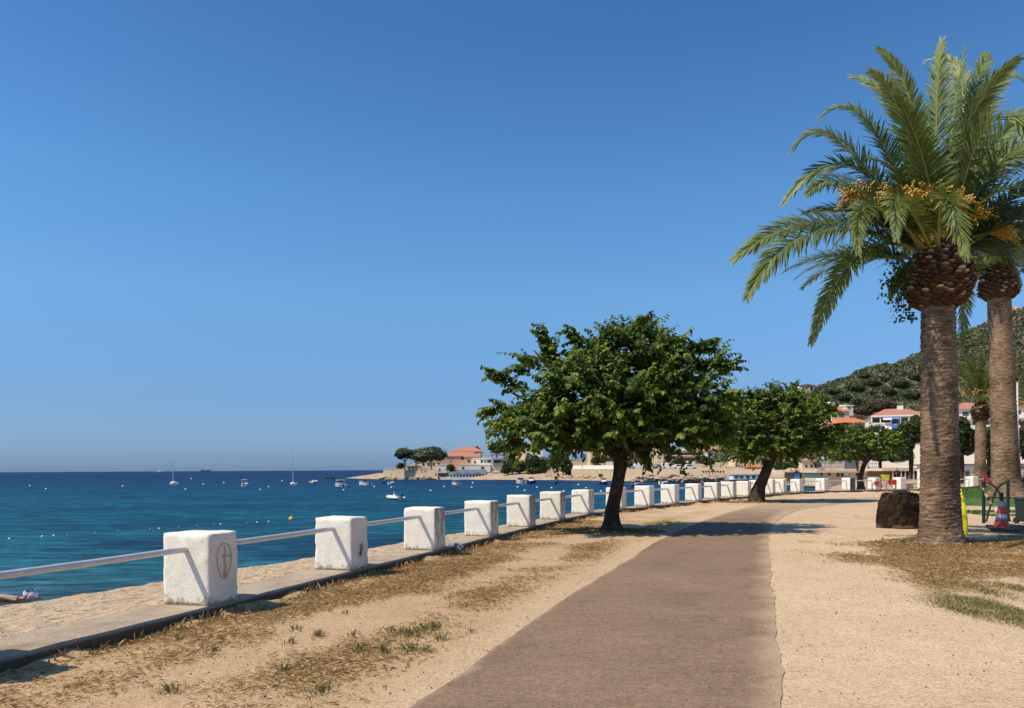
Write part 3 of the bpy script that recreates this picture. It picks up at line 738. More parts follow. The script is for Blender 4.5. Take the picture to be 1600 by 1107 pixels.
broadleaf('small third round-crowned tree in front of the far beach huts',
          b3, [(0,0,-.1),(-.1,0,.8),(.1,0,1.5),(.35,0,2.1)], [.30,.20,.18,.17],
          [lobe(1345,695,b3,2.6,2.2,.95), lobe(1320,700,b3,1.3,1.5,.9), lobe(1385,695,b3,1.4,1.5,.9), lobe(1355,682,b3,1.4,1.4,.7)],
          800, 12, .22, 1.9, group='round-crowned trees on the promenade')

# ------------------------------------------------------------------ palms
def bez(P0, C, P3, n):
    t = np.linspace(0, 1, n)[:, None]; return (1-t)**2*P0+2*t*(1-t)*C+t*t*P3
def cub(P0, A, B, P3, n):
    t = np.linspace(0, 1, n)[:, None]; return (1-t)**3*P0+3*t*(1-t)**2*A+3*t*t*(1-t)*B+t**3*P3
def frond(parent, curve, wid=.55, nl=72, twist=0.0, roll=0.0, lw=.026, vee=.45, tint=.5, seg=3, rr=.028, start=.12):
    P = np.asarray(curve, float); n = len(P)
    dl = np.linalg.norm(np.diff(P, axis=0), axis=1); cl = np.concatenate([[0], np.cumsum(dl)]); Lt = cl[-1]
    # stalk
    mbv = []; k = 5; T = np.gradient(P, axis=0); T /= np.linalg.norm(T, axis=1, keepdims=True)
    up0 = np.array([0,0,1.]); s0 = np.cross(T[0], up0)
    if np.linalg.norm(s0) < .15: s0 = np.array([math.cos(twist*9), math.sin(twist*9), 0])
    s0 /= np.linalg.norm(s0); S = np.zeros_like(P); S[0] = s0
    for i in range(1, n):
        s = S[i-1]-T[i]*np.dot(S[i-1], T[i]); S[i] = s/np.linalg.norm(s)
    Nn = np.cross(S, T)
    f = cl/Lt; tw = roll+twist*f
    S2 = S*np.cos(tw)[:, None]+Nn*np.sin(tw)[:, None]; N2 = np.cross(S2, T)
    vs = []; fs = []; tt = []
    for i in range(n):
        r = rr*(1-.82*f[i])
        for q in range(k):
            a = 2*PI*q/k; vs.append(P[i]+(S2[i]*math.cos(a)*1.3+N2[i]*math.sin(a)*.7)*r); tt.append(.2+.8*f[i])
    fs = [(i*k+q, i*k+(q+1) % k, (i+1)*k+(q+1) % k, (i+1)*k+q) for i in range(n-1) for q in range(k)]
    mi = [0]*len(fs); b = len(vs)
    # leaflets
    g = start+(1-start)*((np.arange(nl)+.5)/nl)**.92
    sh = np.interp(g, [0, start, .3, .55, .8, 1.0], [.3, .45, .92, 1.0, .78, .34])
    V = [np.array(vs)]; Fa = [np.array(fs)]; Ta = [np.array(tt)]
    for sg in (-1, 1):
        gg = np.clip(g+rng.uniform(-.3, .3, nl)/nl, 0, 1)
        p = np.stack([np.interp(gg, f, P[:, c]) for c in range(3)], 1); t = np.stack([np.interp(gg, f, T[:, c]) for c in range(3)], 1)
        s = np.stack([np.interp(gg, f, S2[:, c]) for c in range(3)], 1); nn = np.stack([np.interp(gg, f, N2[:, c]) for c in range(3)], 1)
        al = np.interp(gg, [0, .5, 1], [1.15, .85, .30])+rng.normal(size=nl)*.07
        be = vee*np.interp(gg, [0, 1], [1, .5])+rng.normal(size=nl)*.30
        ln = wid*sh*rng.uniform(.88, 1.08, nl)
        d = t*np.cos(al)[:, None]+(s*sg*np.cos(be)[:, None]+nn*np.sin(be)[:, None])*np.sin(al)[:, None]
        w = np.cross(d, nn); w /= np.maximum(np.linalg.norm(w, axis=1, keepdims=True), 1e-4)
        ww = lw*(.7+.3*sh)
        dr = .16*ln
        q0, q1, q2, q3 = p, p+d*(ln*.35)[:, None], p+d*(ln*.72)[:, None]-np.array([0,0,1.])*(dr*.45)[:, None], p+d*ln[:, None]-np.array([0,0,1.])*dr[:, None]
        vv = np.stack([q0-w*(ww*.35)[:, None], q0+w*(ww*.35)[:, None], q1-w*(ww*.5)[:, None], q1+w*(ww*.5)[:, None], q2-w*(ww*.42)[:, None], q2+w*(ww*.42)[:, None], q3-w*(ww*.05)[:, None], q3+w*(ww*.05)[:, None]], 1)
        bb = b+np.arange(nl)[:, None]*8
        V.append(vv.reshape(-1, 3)); Fa += [bb+np.array(x) for x in ([0,1,3,2],[2,3,5,4],[4,5,7,6])]; mi += [1]*(3*nl)
        Ta.append(np.repeat(np.clip(tint+rng.normal(size=nl)*.12+(gg-.45)*.50, 0, 1), 8)); b += 8*nl  # tint rises along the frond: pale tip highlights put into the colour
    return np_mesh('frond', np.concatenate(V), np.concatenate(Fa), [M['rachis'], M['frond']], parent, tint=np.concatenate(Ta), mi=mi)
def palm_trunk(parent, rad, lean, h, zr=.028, n=72, seed=0, amp=.022):
    """rad: list of (z, r)"""
    nz_ = int(h/zr); vs = []
    zs_, rs_ = zip(*rad)
    for i in range(nz_+1):
        z = i/nz_*h; r0 = float(np.interp(z, zs_, rs_)); lx, ly = lean[0]*z/h, lean[1]*z/h
        for k in range(n):
            a = 2*PI*k/n; q = Vector((math.cos(a)*2.2, math.sin(a)*2.2, z*.9+seed))
            zz = z+.05*noise.noise(q)+.03*noise.noise(q*3)
            saw = (zz/.075) % 1.0
            rg = noise.noise(Vector((math.cos(a)*9, math.sin(a)*9, math.floor(zz/.075)*3.1+seed)))
            r = r0*(1+.03*noise.noise(q*.8))+amp*(saw-.5)*(1+rg*.9)+.010*noise.noise(Vector((math.cos(a)*22, math.sin(a)*22, z*22)))
            vs.append((lx+r*math.cos(a), ly+r*math.sin(a), z-.03))
    fs = [(i*n+k, i*n+(k+1) % n, (i+1)*n+(k+1) % n, (i+1)*n+k) for i in range(nz_) for k in range(n)]
    return np_mesh('trunk', vs, fs, M['palm_trunk'], parent, smooth=True)
def palm_boss(parent, c, prof, nscale, size, seed=0):
    """rounded head of cut leaf bases; prof list of (z, r) relative to c"""
    core = MB().lathe([(max(.05, r-.10*size/.16), z) for z, r in prof], 32, c).build('head_core', M['fibre'], parent)
    zs_, rs_ = zip(*prof); V = []; Fs = []; T = []; b = 0
    H = zs_[-1]-zs_[0]; ga = PI*(3-math.sqrt(5))
    for i in range(nscale):
        f = (i+.5)/nscale; z = zs_[0]+H*f; r = float(np.interp(z, zs_, rs_)); a = i*ga+random.uniform(-.08,.08)
        o = Vector((math.cos(a), math.sin(a), 0)); s = Vector((-math.sin(a), math.cos(a), 0))
        sz = size*random.uniform(.8, 1.2); w = sz*.72
        tilt = .35+.75*f
        out = (o*math.cos(tilt*.9)+Vector((0,0,1))*math.sin(tilt*.9)).normalized(); nn = s.cross(out)
        p = Vector(c)+o*(r-.10*size/.16+random.uniform(-.035,.02))+Vector((0,0,z))
        tip = p+out*sz*.85
        bk = random.uniform(.0, .35)
        if random.random() < .20: bk = random.uniform(.45, .95)
        vs = [p-s*w+nn*.0, p+s*w, p+s*w*.0-Vector((0,0,1))*w*.55, p+Vector((0,0,1))*w*.5,
              tip-s*w*.60, tip+s*w*.60, tip-Vector((0,0,1))*w*.30, tip+Vector((0,0,1))*w*.16]
        V += [tuple(q) for q in vs]; T += [bk*.25]*4+[bk+.28, bk+.28, bk, bk+.38]
        for q in ((0,2,6,4),(2,1,5,6),(1,3,7,5),(3,0,4,7),(4,6,5,7)): Fs.append([b+j for j in q])
        b += 8
    return np_mesh('leaf_base_head', V, Fs, M['boss'], parent, tint=T)
def fruit_cluster(parent, base, d, L_, nst=36, seed=0, r=.022):
    """arching stalk ending in a brush of strands strung with small fruit"""
    base = Vector(base); d = Vector(d).normalized(); mb = MB()
    tip = base+d*L_; mid = base.lerp(tip, .5)+Vector((0,0,.12*L_))
    mb.tube([base, mid, tip], [.03,.025,.02], 6, 0)
    for i in range(nst):
        q = (d+Vector((random.gauss(0,.45), random.gauss(0,.45), random.gauss(0,.35)-.15))).normalized(); ln = random.uniform(.25,.5)
        s = tip-d*random.uniform(0,.18)
        pts = [s+q*ln*t+Vector((0,0,-.35*ln*t*t)) for t in (0, .33, .66, 1)]
        mb.tube(pts, .006, 3, 0, cap=False)
        for j in range(11):
            t = .2+.8*j/10; p = s+q*ln*t+Vector((0,0,-.35*ln*t*t))+Vector((random.gauss(0,.012), random.gauss(0,.012), random.gauss(0,.012)))
            rr = r*random.uniform(.7, 1.1)
            mb.add([p+Vector(o)*rr for o in ((1,0,0),(-1,0,0),(0,1,0),(0,-1,0),(0,0,1.3),(0,0,-1.3))], [(0,2,4),(2,1,4),(1,3,4),(3,0,4),(2,0,5),(1,2,5),(3,1,5),(0,3,5)], 0)
    o = mb.build('fruit_cluster', M['fruit'], parent)
    a = o.data.attributes.new('tint', 'FLOAT', 'POINT'); g = random.uniform(.25, .8)
    a.data.foreach_set('value', np.clip(rng.normal(g, .25, len(o.data.vertices)), 0, 1).astype(np.float32))
    return o

pb = onz(1470, 850)
palm = empty('date_palm', pb, 'nearest tall date palm with stout ringed trunk and orange fruit stalks in its crown', 'palm tree', group='date palms')
S1 = 1200/pb.y
H1 = (731-480)/S1+1.6
palm_trunk(palm, [(0,.54),(.10,.47),(.35,.405),(1.0,.372),(2.2,.352),(3.2,.336),(4.0,.325),(5.2,.318)], (-.03, 0), H1+.15, amp=.034)
cx, cz = -.03, H1
palm_boss(palm, (cx, 0, cz), [(-.04,.36),(.06,.50),(.22,.63),(.45,.70),(.70,.69),(.92,.58),(1.10,.44),(1.28,.34)], 430, .128)
FB = np.array([cx, 0, cz+1.02])
def pr(px, py, dy=0):
    p = pos(px, py, pb.y+dy); return np.array([p.x-pb.x, dy, p.z])
SPEC = [ # (peak px, peak py, t, tip px, tip py, dy mid, dy tip, width, twist)
 (1262,350,.58,1147,405,-.3,-.6,.50,.5),(1250,372,.62,1168,462,-.7,-1.2,.52,.5),(1345,396,.50,1268,534,-.2,-.4,.36,.9),
 (1300,258,.66,1227,314,.5,.8,.42,.6),(1290,210,.66,1240,232,.3,.6,.44,.5),(1338,175,.66,1284,182,.6,1.0,.44,.3),
 (1395,168,.62,1332,120,.9,1.5,.45,.2),(1420,150,.62,1375,78,.2,.3,.42,.2),(1405,170,.60,1360,112,-.5,-1.0,.42,.3),
 (1463,190,.55,1470,68,-.7,-.9,.52,0),(1490,180,.6,1508,74,.6,.9,.48,.2),(1525,170,.62,1590,92,-.3,-.5,.52,-.2),
 (1560,185,.60,1640,235,-1.2,-2.0,.60,-.5),(1545,150,.55,1600,128,.8,1.3,.5,-.3),(1580,200,.6,1680,180,.3,.4,.55,-.4),
 (1500,120,.6,1450,95,1.4,2.2,.45,0),(1440,240,.6,1400,150,-1.4,-2.3,.5,.2),(1530,120,.6,1545,85,1.2,2,.45,0),
 (1352,325,.62,1340,395,-1.6,-2.6,.40,.4),(1402,312,.62,1400,372,-2.0,-3.0,.40,.3),(1480,310,.62,1508,398,-2.2,-3.2,.42,-.3),
 (1330,290,.55,1262,302,-.9,-1.6,.42,.4),(1555,385,.55,1592,440,.2,.3,.40,-.6),(1498,420,.4,1502,540,1.2,1.6,.34,0),
 (1560,300,.5,1690,330,-.6,-1.1,.55,-.4),(1560,330,.5,1700,400,-.2,-.3,.5,-.5),(1570,350,.5,1690,450,.8,1.2,.5,-.5),(1550,260,.5,1700,270,.6,1.0,.55,-.4),
 (1600,230,.55,1720,300,-.4,-.8,.55,-.5),(1400,350,.5,1330,330,1.6,2.8,.42,.3),(1370,340,.5,1300,390,1.6,2.6,.42,.4),(1420,420,.35,1392,460,-.1,-.1,.2,.3)]
def froll(d):
    hx = abs(d[0])/max(.05, math.hypot(d[0], d[1])); lat = abs(d[0])/np.linalg.norm(d)
    return (1 if d[0] < 0 else -1)*hx*(1.25-.50*lat)
for (kx, ky, t, tx, ty, dym, dyt, w, tw) in SPEC:
    Pm = pr(kx, ky, dym); P3 = pr(tx, ty, dyt)
    dd = (Pm-FB)[:2]; dd = dd/max(.01, np.linalg.norm(dd)); P0 = FB+np.array([dd[0]*.28, dd[1]*.28, 0])
    C = (Pm-(1-t)**2*P0-t*t*P3)/(2*t*(1-t))
    lat = abs((P3-P0)[0])/np.linalg.norm(P3-P0); frond(palm, bez(P0, C, P3, 26), w*1.15, 140, tw*.4, froll(P3-P0), .034, tint=random.uniform(.52,.80))
for i in range(30):
    a = i*2.399+.6; el = random.choice([.35,.65,.95,1.2]); Lf = random.uniform(3.2, 4.2)
    o = np.array([math.cos(a), math.sin(a), 0])
    if math.sin(a) < -.25 and el < 1.0: continue
    if math.cos(a) < -.3: Lf *= .75
    P0 = FB+o*.3; A = P0+(o*math.cos(el)+np.array([0,0,math.sin(el)]))*Lf*.42
    B = A+(o*math.cos(el*.55)+np.array([0,0,math.sin(el*.45)]))*Lf*.33; P3 = B+(o*.9+np.array([0,0,-.55+el*.45]))*Lf*.28
    frond(palm, cub(P0, A, B, P3, 22), .56, 110, random.uniform(-.3,.3), froll(P3-P0)*random.uniform(.6,1), .034, tint=random.uniform(.35,.6))
for (px, py, dy, ) in [(1350,300,-.2),(1335,303,-.5),(1395,302,-.9),(1425,303,-.9),(1450,305,-.9),(1475,306,-.8),(1498,318,-.7),(1410,300,.3),(1445,297,.4),(1375,300,.2),(1520,335,-.4),(1560,360,-.2),(1480,300,.3)]:
    tipp = pr(px, py, dy); bb = Vector((FB[0], FB[1], FB[2]-.1)); d = Vector(tuple(tipp))-bb
    fruit_cluster(palm, bb+d*.15, d, d.length*.85, 34)
# second palm behind
b_2 = onz(1573, 806)
p2d = 32.0; p2 = pos(1573, 775, p2d)
palm2 = empty('date_palm', p2, 'second date palm on the lawn at the right edge with pale ragged leaf bases', 'palm tree', group='date palms')
S2 = 1200/p2d; H2 = (775-463)/S2
palm_trunk(palm2, [(0,.82),(.2,.68),(.7,.55),(2,.50),(4.5,.465),(6.5,.44),(9,.42)], (-.28, 0), H2+.1, .05, 60, 5, .026)
palm_boss(palm2, (-.28,0,H2-.1), [(-.05,.50),(.12,.74),(.45,.80),(.85,.74),(1.2,.54),(1.5,.40)], 260, .17, 4)
FB2 = np.array([-.28, 0, H2+1.2])
for i in range(40):
    a = i*2.399; el = [.15,.5,.85,1.15,.0][i % 5]; Lf = random.uniform(3.4, 4.3)*(.62 if math.cos(a) < -.15 else 1.0); o = np.array([math.cos(a), math.sin(a), 0])
    P0 = FB2+o*.3; A = P0+(o*math.cos(el)+np.array([0,0,math.sin(el)]))*Lf*.40
    B = A+(o*math.cos(el*.5)+np.array([0,0,math.sin(el*.4)]))*Lf*.33; P3 = B+(o*.8+np.array([0,0,-.75+el*.4]))*Lf*.30
    frond(palm2, cub(P0, A, B, P3, 18), .55, 64, random.uniform(-.3,.3), froll(P3-P0)*random.uniform(.6,1), .045, tint=random.uniform(.35,.6))
for i in range(5):
    a = i*1.3; fruit_cluster(palm2, Vector(tuple(FB2)), (math.cos(a), math.sin(a), .6), 1.2, 20)
def small_palm(label, base, h, r, Lf, n=30, fr=True, els=(.1,.45,.8,1.1,1.35), seed=0):
    e = empty('date_palm', base, label, 'palm tree', group='date palms')
    palm_trunk(e, [(0,r*1.3),(.3,r*1.08),(h*.5,r),(h,r*.95)], (.1,0), h+.1, .07, 36, seed, .02)
    palm_boss(e, (.1,0,h), [(-.05,r*1.1),(.1,r*1.6),(.5,r*1.85),(.9,r*1.7),(1.2,r*1.1),(1.35,r*.8)], 130, .2, seed)
    fb = np.array([.1,0,h+1.2])
    for i in range(n):
        a = i*2.399+seed; el = els[i % len(els)]; L2 = Lf*random.uniform(.85,1.1); o = np.array([math.cos(a), math.sin(a), 0])
        P0 = fb+o*.2; A = P0+(o*math.cos(el)+np.array([0,0,math.sin(el)]))*L2*.40
        B = A+(o*math.cos(el*.7)+np.array([0,0,math.sin(el*.7)]))*L2*.33; P3 = B+(o*.8+np.array([0,0,-.5+el*.6]))*L2*.28
        frond(e, cub(P0, A, B, P3, 14), .52, 46, random.uniform(-.4,.4), random.uniform(-.6,.6), .06, tint=random.uniform(.4,.6))
    if fr:
        for i in range(7):
            a = i*.9+3; fruit_cluster(e, fb-np.array([0,0,.1]), (math.cos(a), math.sin(a), 1.1), 1.3, 26, r=.035)
    return e
small_palm('slim young date palm between the two big palm trunks, orange fruit glowing in its crown', pos(1531,764,55), (764-657)/1200*55, .36, 4.6, 36, els=(.2,.9,1.2,1.4,1.5), seed=2)
small_palm('date palm mostly beyond the right edge, only its left fronds showing', pos(1636,765,52), 4.6, .36, 4.2, 30, fr=False, seed=4)

# climbing plant on the head of the near palm
def climber():
    c = pr(1404, 437, -.25); n = 260
    cs = [(c[0],c[1],c[2])]; P = []
    for i in range(n):
        P.append(np.array([c[0]+random.gauss(-.02,.11), c[1]+random.gauss(0,.2), c[2]+random.uniform(-.45,.42)]))
    for k in range(14):   # dangling strands
        q = pr(1400+random.uniform(-12,30), 478, -.3)
        for j in range(6): P.append(q+np.array([random.gauss(0,.04), 0, -j*.06]))
    P = np.array(P); D = rng.normal(size=(len(P), 3))*.6+np.array([-.3,-.2,-.7]); Nn = rng.normal(size=(len(P), 3))+np.array([-.5,-.5,.6])
    V, Fc, T = leaves_mesh(P, D, Nn, rng.uniform(.05,.10,len(P)), rng.uniform(.1,.6,len(P)))
    e = empty('climbing_plant', pb+Vector((c[0],c[1],c[2])), 'dark ivy-like climber clinging to the left of the near palm head', 'plant')
    np_mesh('foliage', V-c, Fc, M['leaf'], e, tint=T)
    mb = MB()
    for k in range(6):
        x = random.uniform(-.1,.15); mb.tube([(x,.0,.4),(x+random.uniform(-.06,.06),-.05,0),(x+random.uniform(-.1,.1),-.05,-.6)], .008, 5)
    mb.build('stem', M['bark'], e)
climber()

# cut palm stump
def stump():
    p = onz(1405, 825); e = empty('palm_stump', p, 'dark weathered stump of a felled palm left of the near palm trunk', 'stump')
    n = 64; prof = [(0,.52),(.12,.52),(.3,.53),(.5,.53),(.7,.50),(.80,.45),(.88,.42),(.925,.40)]; vs = []; zz = np.linspace(0, .925, 30)
    for z in zz:
        for k in range(n):
            a = 2*PI*k/n; q = Vector((math.cos(a), math.sin(a), z)); r = float(np.interp(z, [a_ for a_, _ in prof], [b_ for _, b_ in prof]))
            r *= 1+.10*noise.noise(q*1.7+Vector((4,0,0)))+.10*noise.noise(q*5)+.05*noise.noise(q*13)
            tz = z+(.05*noise.noise(q*4) if z > .6 else 0)
            vs.append((r*math.cos(a), r*math.sin(a), tz-.03))
    fs = [(i*n+k, i*n+(k+1) % n, (i+1)*n+(k+1) % n, (i+1)*n+k) for i in range(29) for k in range(n)]
    np_mesh('stump_wood', vs, fs, M['stump'], e, smooth=False)
    t = MB(); t.blob((0,0,.86), (.38,.36,.09), 3, 0, .6, 3, 4); t.build('splintered_top', M['stump'], e)
    f = MB(); f.lathe([(.55,-.03),(.545,.03),(.53,.08),(.50,.10)], 40); f.build('root_collar', M['fibre'], e)
stump()
M['hilltree'] = leaf_mat('hill_tree_leaf', [(0, (.042,.056,.025)), (.5, (.085,.105,.045)), (1, (.17,.185,.08))], .1, rough=.8, spec=.15)

# ------------------------------------------------------------------ hillside vegetation
def hill_scrub():
    n = 7500; us = rng.uniform(1080, 1680, n*3); Y = 215+(640-215)*rng.random(n*3)**.8
    X = (us-800)/1200*Y; z, d = land_z(X, Y); h = hill_h(X, Y)
    cn = np.array([noise.noise(Vector((a*.03, b*.03, 7)))+.4*noise.noise(Vector((a*.11, b*.11, 3))) for a, b in zip(X, Y)])
    k = (h > 2.0) & (d > 20) & (cn > -.30)
    X, Y, z, h = X[k][:n], Y[k][:n], z[k][:n], h[k][:n]
    m = len(X); per = 40
    cl = np.array([noise.noise(Vector((x*.02, y*.02, 1))) for x, y in zip(X, Y)])
    r = rng.uniform(1.0, 3.4, m)*(1+cl*.6)*np.clip(Y/420, .55, 1.2); hz = r*rng.uniform(.6, .95, m)
    C = np.stack([X, Y, z+hz*.45], 1); dd = unit(m*per).reshape(m, per, 3); dd[..., 2] = np.where(dd[..., 2] < -.2, -dd[..., 2], dd[..., 2])
    k = .8+.25*rng.random((m, per)); RR = np.stack([r, r, hz], 1)
    P = C[:, None]+dd*RR[:, None]*k[..., None]
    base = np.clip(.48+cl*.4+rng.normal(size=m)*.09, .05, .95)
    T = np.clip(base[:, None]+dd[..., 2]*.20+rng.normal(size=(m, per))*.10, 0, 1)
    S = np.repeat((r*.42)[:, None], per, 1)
    V, Fc, T = leaves_mesh(P.reshape(-1, 3), (dd+rng.normal(size=dd.shape)*.7).reshape(-1, 3), (dd+rng.normal(size=dd.shape)*.35).reshape(-1, 3), S.ravel(), T.ravel(), .55)
    bm = bmesh.new(); bmesh.ops.create_icosphere(bm, subdivisions=1, radius=1)
    tv = np.array([tuple(v.co) for v in bm.verts]); tf = np.array([[v.index for v in f.verts] for f in bm.faces]); bm.free()
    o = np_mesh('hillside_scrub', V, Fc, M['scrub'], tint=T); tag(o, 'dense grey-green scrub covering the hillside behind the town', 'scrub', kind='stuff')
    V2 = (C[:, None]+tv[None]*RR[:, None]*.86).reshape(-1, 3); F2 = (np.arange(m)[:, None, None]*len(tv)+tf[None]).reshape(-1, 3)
    o2 = np_mesh('scrub_shade_cores', V2, F2, M['scrub'], tint=np.full(len(V2), .12)); tag(o2, 'dark cores inside the hillside bushes, standing for their inner shade', 'scrub', kind='stuff')  # dark core inside each clump, its inner shade as colour
hill_scrub()
def cliff_rocks():
    mb = MB(); c = pos(1592, 489, 618)
    for k in range(7): mb.blob((c.x+k*4-8, c.y, c.z+random.uniform(-1,2.5)), (4, 4, random.uniform(2,4)), 2, 0, .5, k)
    o = mb.build('rock_outcrop', M['rock']); tag(o, 'pale rock outcrop on the hilltop at the right edge', 'rock')
cliff_rocks()
def shrub(label, pts, D, mat='leaf2', n=420, size=.5, name='bush', cat='bush', group=None, trunk=False, ground=None, lo=-.6):
    """pts: list of (px, py, rx px, rz px[, dD])"""
    cs, rs = [], []; k = D/1200
    for q in pts:
        c = pos(q[0], q[1], D+(q[4] if len(q) > 4 else 0)); cs.append(c); rs.append((q[2]*k, q[2]*k*.8, q[3]*k))
    ctr = sum((c for c in cs), Vector())/len(cs); zb = min(c.z-r[2] for c, r in zip(cs, rs)) if ground is None else pos(pts[0][0], ground, D).z
    e = empty(name, (ctr.x, ctr.y, zb), label, cat, group=group); b = Vector((ctr.x, ctr.y, zb))
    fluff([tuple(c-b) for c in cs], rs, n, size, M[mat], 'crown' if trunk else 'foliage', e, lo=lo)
    if trunk:
        top = (cs[0]-b)
        MB().tube([(0,0,-.4), (random.uniform(-.2,.2),0,top.z*.4), (top.x*.5, top.y*.5, top.z)], [.35*k*8/8+.12, .25, .15], 10).build('trunk', M['bark'], e)
    return e
# ------------------------------------------------------------------ buildings
def bld(label, box, D, depth, wall, wins=(), roof=None, cat='building', name='building', ext=2.0, group=None, extra=None, rz=0.0, wm='glass'):
    """box = (px0, px1, ytop, ybot) of the camera-side face at depth D"""
    x0, x1, yt, yb = box; a = pos(x0, yb, D); b = pos(x1, yt, D); W = b.x-a.x; H = b.z-a.z
    e = empty(name, ((a.x+b.x)/2, D, a.z-ext), label, cat, rz=rz, group=group); H += ext
    MB().box((0, depth/2, H/2), (W, depth, H)).build('wall', M[wall], e)
    def lx(px): return pos(px, yb, D).x-(a.x+b.x)/2
    def lz(py): return pos((x0+x1)/2, py, D).z-(a.z-ext)
    for q in wins:
        wx0, wx1, wy0, wy1 = q[:4]; cx_, cz_ = (lx(wx0)+lx(wx1))/2, (lz(wy0)+lz(wy1))/2; ww, hh = lx(wx1)-lx(wx0), lz(wy0)-lz(wy1)
        mb = MB(); t = .08*min(1, ww); m_ = M[q[4]] if len(q) > 4 else M[wm]
        f = MB()
        for sx_ in (-1, 1): f.box((cx_+sx_*(ww/2+.04), -.03, cz_), (.08, .10, hh+.16))
        for sz_ in (-1, 1): f.box((cx_, -.03, cz_+sz_*(hh/2+.04)), (ww, .10, .08))
        fo = f.build('window', M['white'] if len(q) < 5 else M['grey'], e)
        MB().box((cx_, -.012, cz_), (ww, .03, hh)).build('pane', m_, fo)
    if roof:
        kind, rm, hr, ov = roof; w2, d2 = W/2+ov, depth+ov; mb = MB()
        if kind == 'hip':
            r = min(W, depth)*.35; vs = [(-w2,-ov,H),(w2,-ov,H),(w2,d2,H),(-w2,d2,H),(-w2+r,depth/2,H+hr),(w2-r,depth/2,H+hr)]
            mb.add(vs, [(0,1,5,4),(2,3,4,5),(1,2,5),(3,0,4),(3,2,1,0)])
        elif kind == 'gable':   # ridge runs away from the viewer
            vs = [(-w2,-ov,H),(w2,-ov,H),(w2,d2,H),(-w2,d2,H),(0,-ov,H+hr),(0,d2,H+hr)]
            mb.add(vs, [(0,4,5,3),(1,2,5,4),(0,1,4),(2,3,5),(3,2,1,0)])
        elif kind == 'pitch':   # single slope rising to the back
            vs = [(-w2,-ov,H),(w2,-ov,H),(w2,d2,H+hr),(-w2,d2,H+hr),(-w2,-ov,H-.15),(w2,-ov,H-.15),(w2,d2,H-.15),(-w2,d2,H-.15)]
            mb.add(vs, [(0,1,2,3),(4,5,1,0),(5,6,2,1),(7,4,0,3),(6,7,3,2),(7,6,5,4)])
        else: mb.box((0, depth/2, H+hr/2), (W+2*ov, depth+2*ov, hr))
        mb.build('roof', M[rm], e)
    return e, lx, lz
SPLIT = {'post', 'pole', 'stanchion', 'canopy_frame', 'door_post', 'cabin_window', 'pannier', 'seat', 'hole', 'drain_opening', 'balcony'}
def components(mb):
    par = list(range(len(mb.v)))
    def fd(i):
        while par[i] != i: par[i] = par[par[i]]; i = par[i]
        return i
    for f in mb.f:
        r = fd(f[0])
        for j in f[1:]: par[fd(j)] = r
    key = {}
    if len(mb.f) and True:      # tube caps are separate islands sharing positions: merge by position
        pos_ = {}
        for i, v in enumerate(mb.v):
            k = (round(v[0], 4), round(v[1], 4), round(v[2], 4))
            if k in pos_: par[fd(i)] = fd(pos_[k])
            else: pos_[k] = i
    out = {}
    for f, m, s_ in zip(mb.f, mb.m, mb.sm):
        r = fd(f[0]); g = out.setdefault(r, (MB(), {}))
        for j in f:
            if j not in g[1]: g[1][j] = len(g[0].v); g[0].v.append(mb.v[j])
        g[0].f.append([g[1][j] for j in f]); g[0].m.append(m); g[0].sm.append(s_)
    return [g[0] for g in out.values()]
def kid(e, mb, name, mat, label=None, bevel=0):
    if name in SPLIT:
        cs = components(mb)
        if len(cs) > 1:
            for c in cs: o = kid1(e, c, name, mat, label, bevel)
            return o
    return kid1(e, mb, name, mat, label, bevel)
def kid1(e, mb, name, mat, label=None, bevel=0):
    o = mb.build(name, M[mat], e, bevel=bevel)
    if label: o['label'] = label
    return o
# headland
e, lx, lz = bld('salmon pink villa with a terracotta roof on the headland, highest of the seafront houses', (697,738,713,731), 284, 12, 'pink', [(720.5,724.5,713.5,718.5,'dark'),(731,734.5,719,722.5,'dark'),(703,705,719,722)], ('pitch','tile',2.0,.3), ext=1)
e2, _, _ = bld('upper cream storey with a wide hipped terracotta roof behind the pink villa', (706,752,706,714), 296, 11, 'cream', [(713,716,708.5,712,'dark'),(742,746,708.5,712,'dark')], ('hip','tile',2.0,.9), ext=6)
bld('small tiled wing adjoining the right of the pink villa', (726,749,714,730), 279, 6, 'pink', [(731,734.5,719.5,722.5,'dark')], ('pitch','tile',1.4,.3), ext=1)
bld('tall narrow white house between the pink villa and the terraced white house', (737,750.5,717,732), 276, 8, 'wwall', [(741,743,721,724,'dark')], ('flat','wwall',.25,.1), ext=1)
e, lx, lz = bld('terraced white house with a strip of dark windows and a deep balcony', (749.5,789,717,732), 274, 10, 'wwall', [(751,755,719,723.5),(757,759.5,719,723.5),(761,768,719,723.5),(771,787,719,727,'dark'),(758,762,729,731,'dark')], ('flat','wwall',.3,.2), ext=1)
kid(e, MB().box((lx(779),-.5,lz(727)), (lx(788)-lx(770),1.2,.25)).box((lx(779),-1.05,lz(725.5)), (lx(788)-lx(770),.06,.7)), 'balcony', 'grey')
kid(e, MB().box((lx(779),2,lz(711)), (lx(792)-lx(766),6,.3)).box((lx(769),0,lz(714)), (.25,.25,1.3)).box((lx(788),0,lz(714)), (.25,.25,1.3)), 'roof_canopy', 'wood')
bld('long low white wall-like house below the pink villa', (715,766,727,736), 270, 4, 'wwall', [(722,725,730,733,'dark'),(752,756,730,733,'dark')], ('flat','wwall',.15,.1), ext=.5)
bld('small white square shed at the end of the headland sea wall', (684,698,727,737), 268, 4, 'wwall', [(686,687.5,733,736,'dark')], ('flat','wwall',.15,.1), ext=.5)
